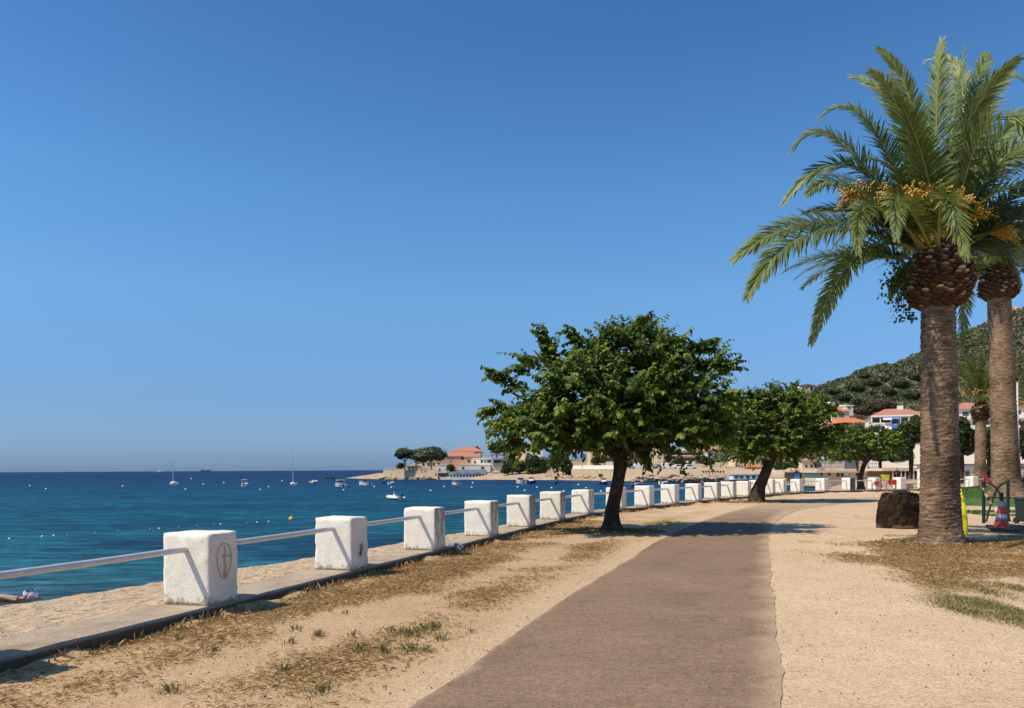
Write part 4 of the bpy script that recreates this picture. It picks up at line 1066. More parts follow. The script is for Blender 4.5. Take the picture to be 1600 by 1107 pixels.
e, lx, lz = bld('waterside restaurant terrace with blue-grey pitched awnings over dark openings', (702,758,741,747), 262, 5, 'dark', [(704+k*9,711+k*9,742,746,'bluegrey') for k in range(6)], ('pitch','bluegrey',1.5,.4), ext=.4, cat='restaurant', name='restaurant')
mb = MB()
for k in range(3):
    c = lx(716+k*15); w2 = 1.7
    mb.add([(c-w2,-1.2,lz(741)),(c+w2,-1.2,lz(741)),(c,-1.2,lz(738.2)),(c-w2,1.5,lz(741)),(c+w2,1.5,lz(741)),(c,1.5,lz(738.2))], [(0,1,2),(0,2,5,3),(1,4,5,2)])
kid(e, mb, 'gable_awning', 'bluegrey')
mb = MB()
for k in range(12): mb.box((lx(703+k*5),-1.15,lz(744)), (.12,.12,1.4))
kid(e, mb, 'post', 'white')
bld('white concrete base of the waterside restaurant', (688,758,746,749.8), 258, 4, 'wwall', (), None, cat='terrace base', name='terrace_base', ext=.5)
bld('small white shed with one dark window right of the waterside restaurant', (767,782,738,746), 262, 4, 'wwall', [(774,778,740,743,'dark')], ('gable','wwall',.7,.2), ext=.3)
e, lx, lz = bld('white garden pavilion with square columns under the umbrella pines', (636,657,728,735), 284, 5, 'wwall', [(638.5,641,730,735,'dark'),(643,647,730,735,'dark'),(649,652,730,735,'dark')], ('gable','white',.8,.3), cat='pavilion', name='pavilion', ext=1)
bld('cream house half hidden behind the umbrella pines', (648,692,719,733), 300, 8, 'cream', [(652+k*8,655+k*8,724,728,'dark') for k in range(5)], ('hip','tile',1.6,.4), ext=2)
bld('white and brown house seen just left below the big tree crown', (820,848,698,716), 292, 10, 'wwall', [(823,827,702,705,'dark'),(834,838,702,705,'dark'),(823,827,708,711,'dark')], ('hip','tile',1.6,.5), ext=5)
bld('long pale terrace house behind the olive trees', (792,822,704,716), 300, 10, 'cream', [(797,800,707,711,'dark'),(808,811,707,711,'dark')], ('hip','tile',1.5,.5), ext=5)
def seawall(label, pts, ytop, ybot, thick, mat, name='sea_wall', cap=None):
    """pts list of (px, D); top/bottom rows in photo given at every point"""
    P = [pos(px, yt, D) for (px, D), yt in zip(pts, ytop)]; B = [pos(px, yb, D) for (px, D), yb in zip(pts, ybot)]
    base = Vector((P[0].x, P[0].y, B[0].z)); mb = MB(); vs = []
    for p, b in zip(P, B):
        for q in ((p.x, p.y, b.z-.6), (p.x, p.y, p.z), (p.x+.0, p.y+thick, p.z), (p.x, p.y+thick, b.z-.6)): vs.append(Vector(q)-base)
    n = len(P); mb.add(vs, [(i*4+k, (i+1)*4+k, (i+1)*4+k+1, i*4+k+1) for i in range(n-1) for k in range(3)]+[(0,1,2,3), ((n-1)*4+3,(n-1)*4+2,(n-1)*4+1,(n-1)*4)])
    e = empty(name, base, label, 'wall'); mb.build('wall_face', M[mat], e)
    if cap:
        cv = []
        for p in P:
            for q in ((p.x, p.y-.08, p.z+.002), (p.x, p.y-.08, p.z+cap), (p.x, p.y+thick*.8, p.z+cap), (p.x, p.y+thick*.8, p.z+.002)): cv.append(Vector(q)-base)
        MB().add(cv, [(i*4+k, (i+1)*4+k, (i+1)*4+(k+1) % 4, i*4+(k+1) % 4) for i in range(n-1) for k in range(4)]+[(0,1,2,3), ((n-1)*4+3,(n-1)*4+2,(n-1)*4+1,(n-1)*4)]).build('coping', M['wwall'], e)
    return e, base
e, base = seawall('beige stone terrace wall around the tip of the headland', [(599,292),(600,286),(640,276),(684,266)], [735,735,735,735.5], [746,747,747.5,747.5], 1.0, 'stonewall')
mb = MB()
for k in range(46):
    px = 600+k*1.8; D = 286-(px-600)*.24; p = pos(px, 735, D)-base; mb.box((p.x, p.y+.2, p.z+.35), (.12,.12,.7))
a = pos(600,735,286)-base; b = pos(684,735,266)-base; mb.bar((a.x,a.y+.2,a.z+.75),(b.x,b.y+.2,b.z+.75),.2,.12)
mb.build('balustrade', M['cream'], e)
mb = MB()
for px in (612, 646, 655, 661, 681): D = 286-(px-600)*.24; p = pos(px, 742, D)-base; mb.box((p.x, p.y-.02, p.z), (.5 if px != 661 else .25,.1,.9 if px != 661 else 2.2))
kid(e, mb, 'drain_opening', 'dark')
seawall('low white wall along the rocks right of the waterside restaurant', [(782,262),(830,250),(856,246)], [743,743.5,742.5], [746,746.5,746], .5, 'wwall', cap=.1)
e, base = seawall('long beige retaining wall carrying the coast road, white coping on its left half', [(893,241),(960,222),(1010,210),(1062,198)], [733,733,732.5,732.5], [746.5,746.5,746,746], 1.0, 'stonewall')
seawall('white parapet on the coast road wall left of the big tree trunk', [(895,240.7),(909,237)], [728,728], [732.8,732.8], .5, 'wwall', 'parapet')
seawall('long white parapet on the coast road wall directly behind the big tree trunk', [(910.5,236.6),(962,222)], [727.5,727.5], [732.8,732.8], .5, 'wwall', 'parapet')
e, base = seawall('weathered beige wall with a row of dark holes behind the workboat', [(1078,196),(1110,190),(1142,183)], [733,733,733], [746,746,746], 1.0, 'stonewall')
mb = MB()
for k in range(8): p = pos(1098+k*4.6, 737, 192-k*.95)-base; mb.box((p.x, p.y-.0, p.z), (.35,.3,.35))
kid(e, mb, 'hole', 'dark')
seawall('pale rendered wall block behind the leaning tree trunk', [(1142,180),(1195,168)], [733.5,733.5], [748,748], 2.0, 'sandblock')
e, base = seawall('beige beach wall topped by a white balustrade right of the leaning trunk', [(1204,168),(1245,160)], [741,741], [751,751], 1.0, 'sandblock')
mb = MB()
for k in range(15): p = pos(1205+k*2.7, 739, 167.8-k*.53)-base; mb.box((p.x, p.y+.3, p.z), (.14,.14,.75))
a = pos(1204,736.5,168)-base; b = pos(1245,736.5,160)-base; mb.bar((a.x,a.y+.3,a.z),(b.x,b.y+.3,b.z),.15,.12); mb.build('balustrade', M['white'], e)
def rocks():
    # individual shore boulders along the coast
    pts = [(585,748,300),(592,747,296),(577,749,306)]+[(600+k*9.3, 748+random.uniform(-.6,.4), 286-k*2.1) for k in range(10)]+[(860+k*6.5, 747+random.uniform(-.8,.6), 244-k*1.2) for k in range(16)]+[(1000+k*7, 748+random.uniform(-1.5,2.5), 203-k*2.0) for k in range(20)]+[(1195+k*6.2, 753+random.uniform(-2,1.5), 163-k*1.2) for k in range(8)]
    for i, (px, py, D) in enumerate(pts):
        p = pos(px, py, D); r = random.uniform(.7, 1.7); mb = MB().blob((0,0,0), (r*1.4, r, r*.55), 3, 0, .55, i+20, 1.3)
        o = mb.build('shore_rock', M['rock']); o.location = p; o.rotation_euler = (0,0,random.uniform(0,6))
        for f in o.data.polygons: f.use_smooth = False
        side = 'tip of the headland' if px < 700 else 'waterline below the coast road wall' if px < 1000 else 'waterline in front of the weathered wall' if px < 1150 else 'small beach beside the beach huts'
        tag(o, f'weathered tan boulder among many on the {side}', 'rock', f'boulders on the {side}')
    o = MB().blob((0,0,0), (2.2,1,.5), 3, 0, .5, 3).build('reef_rock', M['stump']); o.location = pos(514, 748, 300); o.location.z = SEA+.1
    tag(o, 'dark reef rock breaking the surface left of the headland', 'rock')
rocks()
# headland vegetation
for lab, P, gy in (('leftmost umbrella pine on the headland with a bare slanting trunk', [(631,709,13,9),(626,712,9,8),(638,712,8,7)], 733), ('middle umbrella pine on the headland with a flat grey-green crown', [(647,712,14,9,6),(655,710,11,9,5)], 733), ('largest umbrella pine on the headland with a broad bright green crown', [(674,710,24,12),(660,715,17,10,-3),(687,713,13,10,2),(676,705,14,7,3)], 734)):
    e = shrub(lab, P, 274, 'pine', 900, .42, name='umbrella_pine', cat='pine tree', group='umbrella pines on the headland', ground=gy, lo=-.15)
    c0 = pos(P[0][0], P[0][1], 274)-e.location; s0 = 1 if P[0][0] < 640 else -1
    mb = MB().tube([(0,0,-.4),(s0*.3,0,c0.z*.5),(c0.x*.6,0,c0.z-.4)], [.32,.26,.2], 10)
    mb.tube([(s0*.2,0,c0.z*.45),(-1.6,.3,c0.z*.8)], [.2,.1], 8).tube([(s0*.3,0,c0.z*.5),(1.9,-.3,c0.z*.8)], [.2,.1], 8); mb.build('trunk', M['wood'], e)
shrub('dark rounded bush below the leftmost umbrella pine', [(626,729,7,5)], 276, n=500, size=.45, mat='pine')
shrub('round dark shrub beside the small white shed on the headland', [(704,732,6.5,5.5)], 266, n=500, size=.45)
shrub('small dark round tree on the skyline behind the pink villa', [(744,703,6,4.5)], 305, n=400, size=.5, trunk=True, ground=716, name='round_tree', cat='tree')
shrub('dark bushy tree against the sky left of the big tree crown', [(770,699,8,8),(782,696,9,9),(778,704,12,7)], 300, n=500, size=.5, trunk=True, ground=722, name='bushy_tree', cat='tree')
shrub('wide grey-green olive tree right of the terraced white house', [(798,727,12,10),(812,731,12,11),(790,735,7,8)], 256, n=700, size=.5, name='olive_tree', cat='tree', trunk=True, ground=744)
shrub('large grey-green olive tree behind the low white shore wall', [(832,722,13,13),(848,728,13,13),(838,735,16,8)], 254, n=700, size=.5, name='olive_tree', cat='tree', trunk=True, ground=744)
shrub('drooping dark green tree at the left end of the coast road wall', [(868,722,14,14),(885,730,11,12),(876,714,12,9),(890,738,6,7)], 250, n=700, size=.5, name='drooping_tree', cat='tree', trunk=True, ground=742)
shrub('green shrub at the wall foot just left of the big tree trunk', [(945,743,10,4),(954,741,7,5)], 228, n=400, size=.4)
shrub('green shrub at the wall foot just right of the big tree trunk', [(986,741,9,5.5),(993,743,8,4)], 220, n=400, size=.4)
shrub('small shrub at the wall foot left of the orange kayak', [(1016,742,6,4)], 216, n=300, size=.35)
shrub('shrub growing on the right end of the beige wall', [(1136,739,5,4.5)], 198, n=300, size=.35)
shrub('ragged shrub hanging over the wall beside the steps', [(1064,739,7,4.5)], 209, n=300, size=.35)
shrub('row of dark palms and shrubs in front of the yellow apartments', [(930,721,7,6),(941,719,7,7),(953,721,8,6)], 262, n=500, size=.45)
shrub('dark green clipped hedge behind the parked white van', [(985,728,9,4),(1000,728,9,4)], 240, n=400, size=.4, name='hedge', cat='hedge')
shrub('dark shrubs between the parked cars and the cream building', [(1060,722,9,6),(1075,724,9,5)], 232, n=400, size=.4)
shrub('green roadside tree behind the round road sign', [(1098,719,9,8),(1108,723,8,6)], 225, n=400, size=.4, trunk=True, ground=733, name='roadside_tree', cat='tree')
shrub('dark tree between the awning and the leaning trunk', [(1170,713,12,9),(1160,719,8,6)], 210, n=500, size=.4, trunk=True, ground=733, name='roadside_tree', cat='tree')
shrub('low grey-green tamarisk right of the leaning trunk', [(1222,729,13,7),(1242,728,14,8),(1253,732,7,5)], 190, n=600, size=.4)
shrub('dark cypress-like bush beside the beige beach house', [(1278,727,5,7)], 178, n=300, size=.35)
for lab, P, D, m_, gy in (('dense dark tree behind the third round-crowned tree, left of the white flats', [(1330,688,22,10),(1350,684,18,12)], 120, 'leaf2', 733),
        ('bushy dark tree in front of the lower floors of the white flats', [(1375,708,24,17),(1402,712,22,16),(1352,706,14,14)], 122, 'leaf2', 738),
        ('tall dark green tree just left of the near palm trunk', [(1420,680,20,22),(1408,695,20,18),(1440,668,18,20)], 82, 'leaf2', 745),
        ('dark green street tree between the near palm trunk and the slim young palm', [(1500,676,17,24),(1512,694,15,24),(1495,700,16,20)], 78, 'leaf2', 760),
        ('dark green street tree between the slim young palm and the second palm', [(1546,690,15,22),(1556,705,14,18),(1540,706,12,16)], 80, 'leaf2', 760),
        ('dark green street tree at the right edge beyond the lamp post', [(1604,690,14,24),(1612,705,14,20)], 76, 'leaf2', 760)):
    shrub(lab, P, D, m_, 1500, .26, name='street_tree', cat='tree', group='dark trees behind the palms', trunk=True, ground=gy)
shrub('brownish rounded bushy tree on the slope above the white flats', [(1372,634,24,13),(1352,643,16,9),(1390,640,16,10)], 262, 'brownbush', 900, .55, name='bushy_tree', cat='tree', lo=-.3, trunk=True, ground=662)
for i, (px, py, rx, rz) in enumerate([(1300,612,14,7),(1316,622,12,7),(1262,624,12,6),(1285,628,10,6),(1335,606,14,8),(1362,598,12,7),(1405,600,14,9),(1425,618,14,10),(1388,612,10,7),(1340,628,10,6),(1430,590,10,7),(1350,588,9,5),(1300,636,9,6),(1240,626,9,6)]):
    shrub(['rounded dark green tree on the lower hillside left of the brownish one', 'dark pine-like tree on the hillside above the white flats'][i % 2], [(px, py, rx, rz), (px+rx*.6, py+rz*.4, rx*.7, rz*.8)], 330+(650-py)*1.1, ['hilltree','hilltree'][i % 2], 420, .8, name='hillside_tree', cat='tree', group=['dark round trees scattered on the hillside','pine-like trees scattered on the hillside'][i % 2], lo=-.3)
# town buildings
wg = lambda x0, n, st, w_, y0, y1, m_='glass': [(x0+k*st, x0+k*st+w_, y0, y1, m_) for k in range(n)]
bld('yellow apartment building with two gabled bays left of the big tree trunk', (923,942,703,726), 268, 12, 'yellowwall', wg(927,2,7,3.5,708,712,'dark')+wg(927,2,7,3.5,715,719,'dark'), ('gable','yellowwall',1.6,.2), ext=4, group=None)
bld('yellow gabled apartment bay right against the big tree trunk', (943,961,702,726), 266, 12, 'yellowwall', wg(946,2,7,3.5,706,711,'dark')+wg(946,2,7,3.5,714,718,'dark'), ('gable','yellowwall',1.8,.2), ext=4)
bld('peach gabled apartment house just right of the big tree trunk', (983,1003,702,722), 262, 12, 'cream', [(991,996,705,710,'dark'),(989,997,713,718,'wood')], ('gable','cream',1.8,.2), ext=4)
bld('grey flat-roofed garage below the peach gabled house', (982,1008,719.6,726), 250, 6, 'grey', wg(985,3,7,4,721.5,725,'dark'), ('flat','grey',.2,.1), ext=2)
bld('brown shuttered apartment block behind the white restaurant frames', (1009,1031,698,724), 268, 12, 'stonewall', wg(1012,4,4.6,2.6,702,706,'dark')+wg(1012,4,4.6,2.6,710,715,'dark'), ('flat','wwall',.3,.2), ext=4)
bld('narrow yellow stair tower beside the brown apartment block', (1027,1037,701,724), 262, 8, 'yellowwall', [(1031,1033,706,711,'dark')], ('pitch','yellowwall',.8,.1), ext=4)
e, lx, lz = bld('cream apartment building with long shaded balconies right of the stair tower', (1036,1102,703,724), 266, 12, 'cream', [(1038,1056,706,710,'dark'),(1038,1056,713,717,'dark'),(1064,1098,708,712,'dark'),(1064,1098,716,720,'dark')], ('flat','wwall',.35,.3), ext=4)
kid(e, MB().box((0,-.6,lz(712.3)), (lx(1101)-lx(1037),1.2,.35)).box((0,-.6,lz(704)), (lx(1101)-lx(1037),1.2,.3)), 'balcony', 'cream')
bld('pale villa glimpsed between the two nearest tree crowns', (1104,1150,704,720), 262, 10, 'wwall', wg(1109,5,8,4,709,713,'dark'), ('hip','tile',1.5,.4), ext=4)
bld('low beige house behind the leaning tree trunk', (1150,1206,712,730), 215, 8, 'cream', wg(1156,5,9,4,718,723,'dark'), ('flat','tile',.3,.4), ext=3)
bld('beige beach house behind the tamarisk bushes', (1253,1276,720,734), 186, 8, 'cream', [(1258,1261,727,731,'dark'),(1266,1270,727,731,'dark')], ('hip','tile',.6,.3), ext=2)
e, lx, lz = bld('white restaurant veranda frame among the parked cars', (1011,1042,724,727.5), 246, 3, 'wwall', (), None, cat='veranda', name='veranda', ext=.6)
mb = MB()
for k in range(9): mb.box((lx(1012+k*3.6),-.3,lz(722)), (.18,.18,1.8))
mb.box((0,-.3,lz(719.3)), (lx(1042)-lx(1011),.25,.25)); kid(e, mb, 'frame', 'white')
e = empty('awning', pos(1140,733,214), 'pale green flat awning on thin poles between the tree crowns', 'awning')
mb = MB().box((0,0,2.2), (4.4,2.5,.12)); kid(e, mb, 'canopy', 'bluegrey'); mb = MB()
for k in range(4): mb.box((-2+k*1.33,-1.1,1.1), (.08,.08,2.15))
kid(e, mb, 'pole', 'white')
# houses on the slope
bld('cream villa with terracotta roof alone on the hill skyline', (1250,1273,602.5,614), 560, 12, 'cream', [(1266,1270,605,610,'dark'),(1254,1256,605,608,'dark')], ('gable','tile',1.3,.4), ext=6)
bld('lower brownish wing of the skyline villa', (1273,1291,605,614), 564, 9, 'wood', [(1277,1280,606.5,609.5,'dark')], ('pitch','tile',1.0,.4), ext=6)
bld('cream house with an orange tiled roof above the third round-crowned tree', (1300,1327,643,656), 246, 9, 'cream', [(1305,1307,647,651,'dark'),(1316,1318,647,651,'dark')], ('hip','redtile',1.7,.4), ext=4)
bld('wide low house with a bright orange roof beside the white flats', (1309,1362,661,672), 226, 12, 'stonewall', [(1352,1355,663.5,667)], ('hip','redtile',1.9,.6), ext=4)
bld('small white stepped terrace wall high above the orange roofs', (1296,1304,630,636), 262, 3, 'wwall', (), ('pitch','wwall',.6,.1), ext=2, cat='wall', name='terrace_wall')
bld('small white roof house with chimney above the orange roofs', (1322,1333,634,641), 262, 5, 'wwall', [(1326,1328,636,639,'dark')], ('pitch','wwall',.6,.2), ext=2)
bld('pale ruin among the trees on the hillside near the palm', (1428,1440,609,615), 380, 5, 'cream', [(1432,1434,611,614,'dark')], ('flat','cream',.3,.1), ext=3)
e, lx, lz = bld('white block of flats with terracotta roof, lilac and blue awnings left of the near palm', (1365,1447,650,681), 186, 13, 'wwall',
   [(1367,1377,653,662,'dark'),(1379,1392,653,662,'dark'),(1394,1404,653,662),(1408,1417,653,659),(1420,1430,653,662),(1367,1377,667,677,'dark'),(1379,1392,667,677,'dark'),(1394,1404,667,677),(1408,1417,667,674),(1420,1430,667,677)], ('hip','tile',2.2,.5), ext=9, name='apartment_block', cat='apartments', rz=-.33)
mb = MB()
for y in (664.2, 679.5): mb.box((0,-.55,lz(y)), (lx(1447)-lx(1365),1.2,.28)).box((lx(1380),-1.12,lz(y-1.8)), (lx(1393)-lx(1366),.06,.6))
for px in (1365.5,1378,1393,1406,1418): mb.box((lx(px),-.5,lz(665.5)), (.22,1.1,lz(650)-lz(681)))
mb.box((0,-.6,lz(650.3)), (lx(1447)-lx(1364),1.4,.35)); kid(e, mb, 'balcony', 'white')
def awn(x0, x1, y0, y1, m_, lab):
    a, b, t, u = lx(x0), lx(x1), lz(y0), lz(y1); mb = MB().add([(a,-.9,t),(b,-.9,t),(b,-1.9,u),(a,-1.9,u),(a,-.9,t-.06),(b,-.9,t-.06),(b,-1.9,u-.06),(a,-1.9,u-.06)], [(0,1,2,3),(7,6,5,4),(0,3,7,4),(1,5,6,2),(2,6,7,3)])
    kid(e, mb, 'awning', m_, lab)
awn(1381,1394,651.5,656.5,'lilac','lilac awning'); awn(1394,1403,663,669.5,'blue','bright blue awning'); awn(1384,1393,664,671,'white','white awning'); awn(1395,1404,652,655,'blue2','pale blue awning')
kid(e, MB().box((lx(1412),6,lz(640)), (1.3,1,2.6)), 'chimney', 'wwall')
e, lx, lz = bld('white block of flats with red roof seen between the palm trunks at the right', (1494,1660,637,700), 172, 13, 'wwall',
   [(1500+k*14,1508+k*14,y,y+8,'dark' if (k+j) % 3 == 0 else 'glass') for k in range(11) for j, y in enumerate((642,657,672,687))], ('hip','tile',2.0,.6), ext=10, name='apartment_block', cat='apartments', rz=-.4)
mb = MB()
for y in (653.5, 668.5, 683.5): mb.box((0,-.55,lz(y)), (lx(1660)-lx(1494),1.2,.28)).box((0,-1.12,lz(y-2.2)), (lx(1660)-lx(1494),.08,.7))
kid(e, mb, 'balcony', 'white')
bld('pale low building behind the street trees at the right, white front with windows', (1488,1640,727,761), 92, 8, 'wwall', wg(1494,9,14,6,737,746)+wg(1501,2,44,5,748,759,'dark'), ('flat','bluegrey',.2,.3), ext=.4, name='beach_restaurant', cat='building')
# beach huts
e, lx, lz = bld('open beach hut with pink flat roof, blue panel and lattice window', (1240,1282,738,752), 150, 5, 'dark', [(1253,1259,740,750,'cream')], ('flat','pink',.35,.5), ext=.3, name='beach_hut', cat='beach hut', group='flat-roofed beach huts')
kid(e, MB().box((lx(1244.5),-.2,lz(745.5)), (lx(1248.5)-lx(1240),.1,1.4)), 'panel', 'blue2', 'pale blue panel'); mb = MB()
for k in range(4): mb.box((lx(1252.5+k*2.2),-.15,lz(745)), (.06,.06,1.3))
for k in range(4): mb.box((lx(1256),-.16,lz(740.5+k*3.2)), (lx(1260)-lx(1252.5),.05,.06))
kid(e, mb, 'lattice', 'cream')
mb = MB()
for px in (1265,1271,1277): mb.box((lx(px),-.2,lz(745)), (.2,.12,1.7))
kid(e, mb, 'door_post', 'wood')
e, lx, lz = bld('long cream beach hut row with small dark windows under a flat roof', (1279,1372,738.5,753), 128, 6, 'cream', [(1282,1285,740,742.5,'dark'),(1294,1297,740,742.5,'dark'),(1308,1311,739.5,745,'dark'),(1314.5,1317,739.5,745,'dark'),(1318.5,1327,739.5,744.5,'wwall'),(1338,1342,739.5,744,'dark'),(1354,1359,739.5,743,'wwall')], ('flat','cream',.42,.6), ext=.5, name='beach_hut', cat='beach hut', group='flat-roofed beach huts')
mb = MB()
for k in range(34): mb.box((lx(1281+k*2.9),1.0,lz(733.5)+.75), (.05,.05,1.5))
for z_ in (.35,.95,1.5): mb.box((lx(1330),1.0,lz(733.5)+z_), (lx(1378)-lx(1281),.06,.06))
kid(e, mb, 'roof_railing', 'grey'); kid(e, MB().box((lx(1336),1.6,lz(733.5)+.75), (lx(1346)-lx(1326),.1,1.4)), 'wind_screen', 'bluegrey')
e, lx, lz = bld('dark open-fronted beach bar with a pale roof left of the near palm trunk', (1382,1440,736,750), 104, 5, 'wood', [(1391,1402,738,745,'dark'),(1404,1436,737,744,'dark')], ('flat','cream',.35,.5), ext=.6, name='beach_bar', cat='beach bar')
kid(e, MB().box((lx(1381.5),-.3,lz(746)), (lx(1388)-lx(1375),.1,.75)), 'signboard', 'yellow', 'pale yellow signboard'); mb = MB()
for k in range(14): mb.box((lx(1404+k*2.4),1,lz(731)+.35), (.05,.05,.8))
mb.box((lx(1420),1,lz(731)+.75), (lx(1436)-lx(1403),.07,.07)).box((lx(1420),1,lz(731)+.4), (lx(1436)-lx(1403),.05,.05)); kid(e, mb, 'roof_railing', 'white')
mb = MB()
for k in range(7): mb.box((lx(1393+k*6.5),-.35,lz(743)), (.12,.12,1.3))
kid(e, mb, 'post', 'cream')
def board(label, px, py, D, w_, h_, ground, mat, name='signboard', cat='sign', round_=False):
    p = pos(px, ground, D); c = pos(px, py, D).z-p.z; e = empty(name, p, label, cat)
    kid(e, MB().tube([(0,0,-.2),(0,0,c)], .05, 8), 'pole', 'grey'); mb = MB()
    if round_: mb.tube([(0,-.08,c),(0,-.13,c)], w_/2, 20, smooth=False)
    else: mb.box((0,-.1,c), (w_,.06,h_))
    kid(e, mb, 'panel', mat); return e
board('small white blank signboard on a pole above the beach hut roof', 1284.5,716,130,.55,.45,734,'white')
e = board('round white road sign with red ring on the coast road', 1074,722,222,1.0,1,733,'red',round_=True,name='road_sign'); kid(e, MB().tube([(0,-.14,pos(1074,722,222).z-e.location.z),(0,-.16,pos(1074,722,222).z-e.location.z)], .34, 20, smooth=False), 'sign_face', 'white')
board('white rectangular road sign right of the round one', 1083.5,724.5,221,.9,.9,733,'white',name='road_sign')
# cars on the coast road
def car(label, px, py, D, L_=4.2, H_=1.45, mat='white', van=False, rz=0.0):
    p = pos(px, py, D); e = empty('parked_van' if van else 'parked_car', p, label, 'van' if van else 'car', rz=rz, group='cars parked along the coast road'); h = H_
    if van: prof = [(-L_/2,.3),(-L_/2,h*.98),(L_/2*.35,h),(L_/2*.62,h*.62),(L_/2*.97,h*.5),(L_/2,.3)]
    else: prof = [(-L_/2,.3),(-L_/2,h*.58),(-L_/2*.82,h*.64),(-L_/2*.5,h*.98),(L_/2*.12,h),(L_/2*.45,h*.62),(L_/2*.95,h*.52),(L_/2,.3)]
    n = len(prof); vs = [(x,-.85,z) for x, z in prof]+[(x,.85,z) for x, z in prof]
    kid(e, MB().add(vs, [tuple(range(n)), tuple(reversed(range(n,2*n)))]+[(i,n+i,n+(i+1) % n,(i+1) % n) for i in range(n)]), 'body', mat, bevel=.05)
    g = MB(); g.add([(-L_/2*.62 if not van else L_/2*.08,-.865,h*.64),(L_/2*.34,-.865,h*.64),(L_/2*.10 if not van else L_/2*.22,-.865,h*.92),(-L_/2*.46 if not van else L_/2*.08,-.865,h*.92)], [(0,1,2,3)]); kid(e, g, 'side_window', 'glass')
    for sx_ in (-.62,.62):
        for sy_ in (-.86,.86): kid(e, MB().tube([(sx_*L_/2,sy_-.1*np.sign(sy_),.32),(sx_*L_/2,sy_+.02*np.sign(sy_),.32)], .32, 16, smooth=False), 'wheel', 'black')
car('white panel van, leftmost of the vehicles on the coast road', 998,733,236,5.2,1.95,'white',True,PI)
car('silver-white low car right of the white van', 1016,733.5,232,4.2,1.4,'cream_pl'); car('pale car behind the veranda frame', 1031,733.5,230,4.0,1.4,'grey')
car('boxy white van parked right of the veranda frame', 1043,733.5,228,3.6,1.9,'white',True); car('long white car left of the round road sign', 1062,733.5,226,4.4,1.45,'white')
car('white car between the two road signs', 1078,733.8,219,3.8,1.5,'cream_pl'); car('dark car glimpsed left of the big tree trunk behind the white parapet', 935,731.5,250,4.2,1.5,'black'); car('white van above the white parapet', 957,731,248,4,1.9,'white',True)
# kayaks ashore
def kayak(label, px, py, D, up, mat='orange'):
    p = pos(px, py, D); mb = MB(); n = 12
    pts = [(0,0,i/n*2.6-1.3) for i in range(n+1)] if up else [(i/n*2.6-1.3,0,0) for i in range(n+1)]
    mb.tube(pts, [.02+.34*math.sin(PI*i/n)**.7 for i in range(n+1)], 10, flat=.6); o = mb.build('kayak', M[mat]); o.location = p
    tag(o, label, 'kayak')
kayak('bright orange kayak standing upright against the beige wall', 1048,740,212,True); kayak('small red-orange kayak lying on rocks at the wall end', 876,743.5,242,False); kayak('white kayak lying on the rocks left of the upright orange one', 1035,744,212,False,'white')
for k, px in enumerate((1170,1176,1183)): kayak(['leftmost','middle','rightmost'][k]+' of three red-orange kayaks racked behind the leaning trunk', px,731.3,180,False)

# ------------------------------------------------------------------ boats
def hull(L_, B, H_, bow=.55, m=0, sheer=.25):
    mb = MB(); n = 14; rows = []
    for i in range(n):
        t = i/(n-1); x = -L_/2+L_*t; k = max(0, 1-max(0, (t-.35)/.65)**2.4); b = B/2*(.92+.08*min(1,t*4))*k+.01
        hh = H_*(1+sheer*t*t); kz = -.25*(1-max(0,(t-.7)/.3)**2)
        rows.append([(x+bow*0,-b,hh),(x-bow*.3*t,-b*.86,hh*.35),(x-bow*t,-b*.25,kz*.6),(x-bow*t,0,kz),(x-bow*t,b*.25,kz*.6),(x-bow*.3*t,b*.86,hh*.35),(x,b,hh)])
    vs = [p for r in rows for p in r]; mb.add(vs, [(i*7+j,(i+1)*7+j,(i+1)*7+j+1,i*7+j+1) for i in range(n-1) for j in range(6)]+[(0,1,2,3,4,5,6)], m, False)
    dk = [(r[0][0],r[0][1]*.95,r[0][2]-.06) for r in rows]+[(r[6][0],r[6][1]*.95,r[6][2]-.06) for r in rows]
    mb.add(dk, [(i,n+i,n+i+1,i+1) for i in range(n-1)], m); return mb
def outboard(e, x, h=.9, mat='black', y=0):
    o = kid(e, MB().box((x,y,h), (.34,.30,.42), top=.85).box((x-.05,y,h-.5), (.14,.14,.7)).box((x-.15,y,h-.85), (.4,.05,.06)), 'outboard_motor', mat, bevel=.04); return o
def boat_root(name, label, px, py, cat, heading, group=None, scale=1):
    p = onz(px, py, SEA); return empty(name, p, label, cat, rz=heading, group=group, scale=scale)
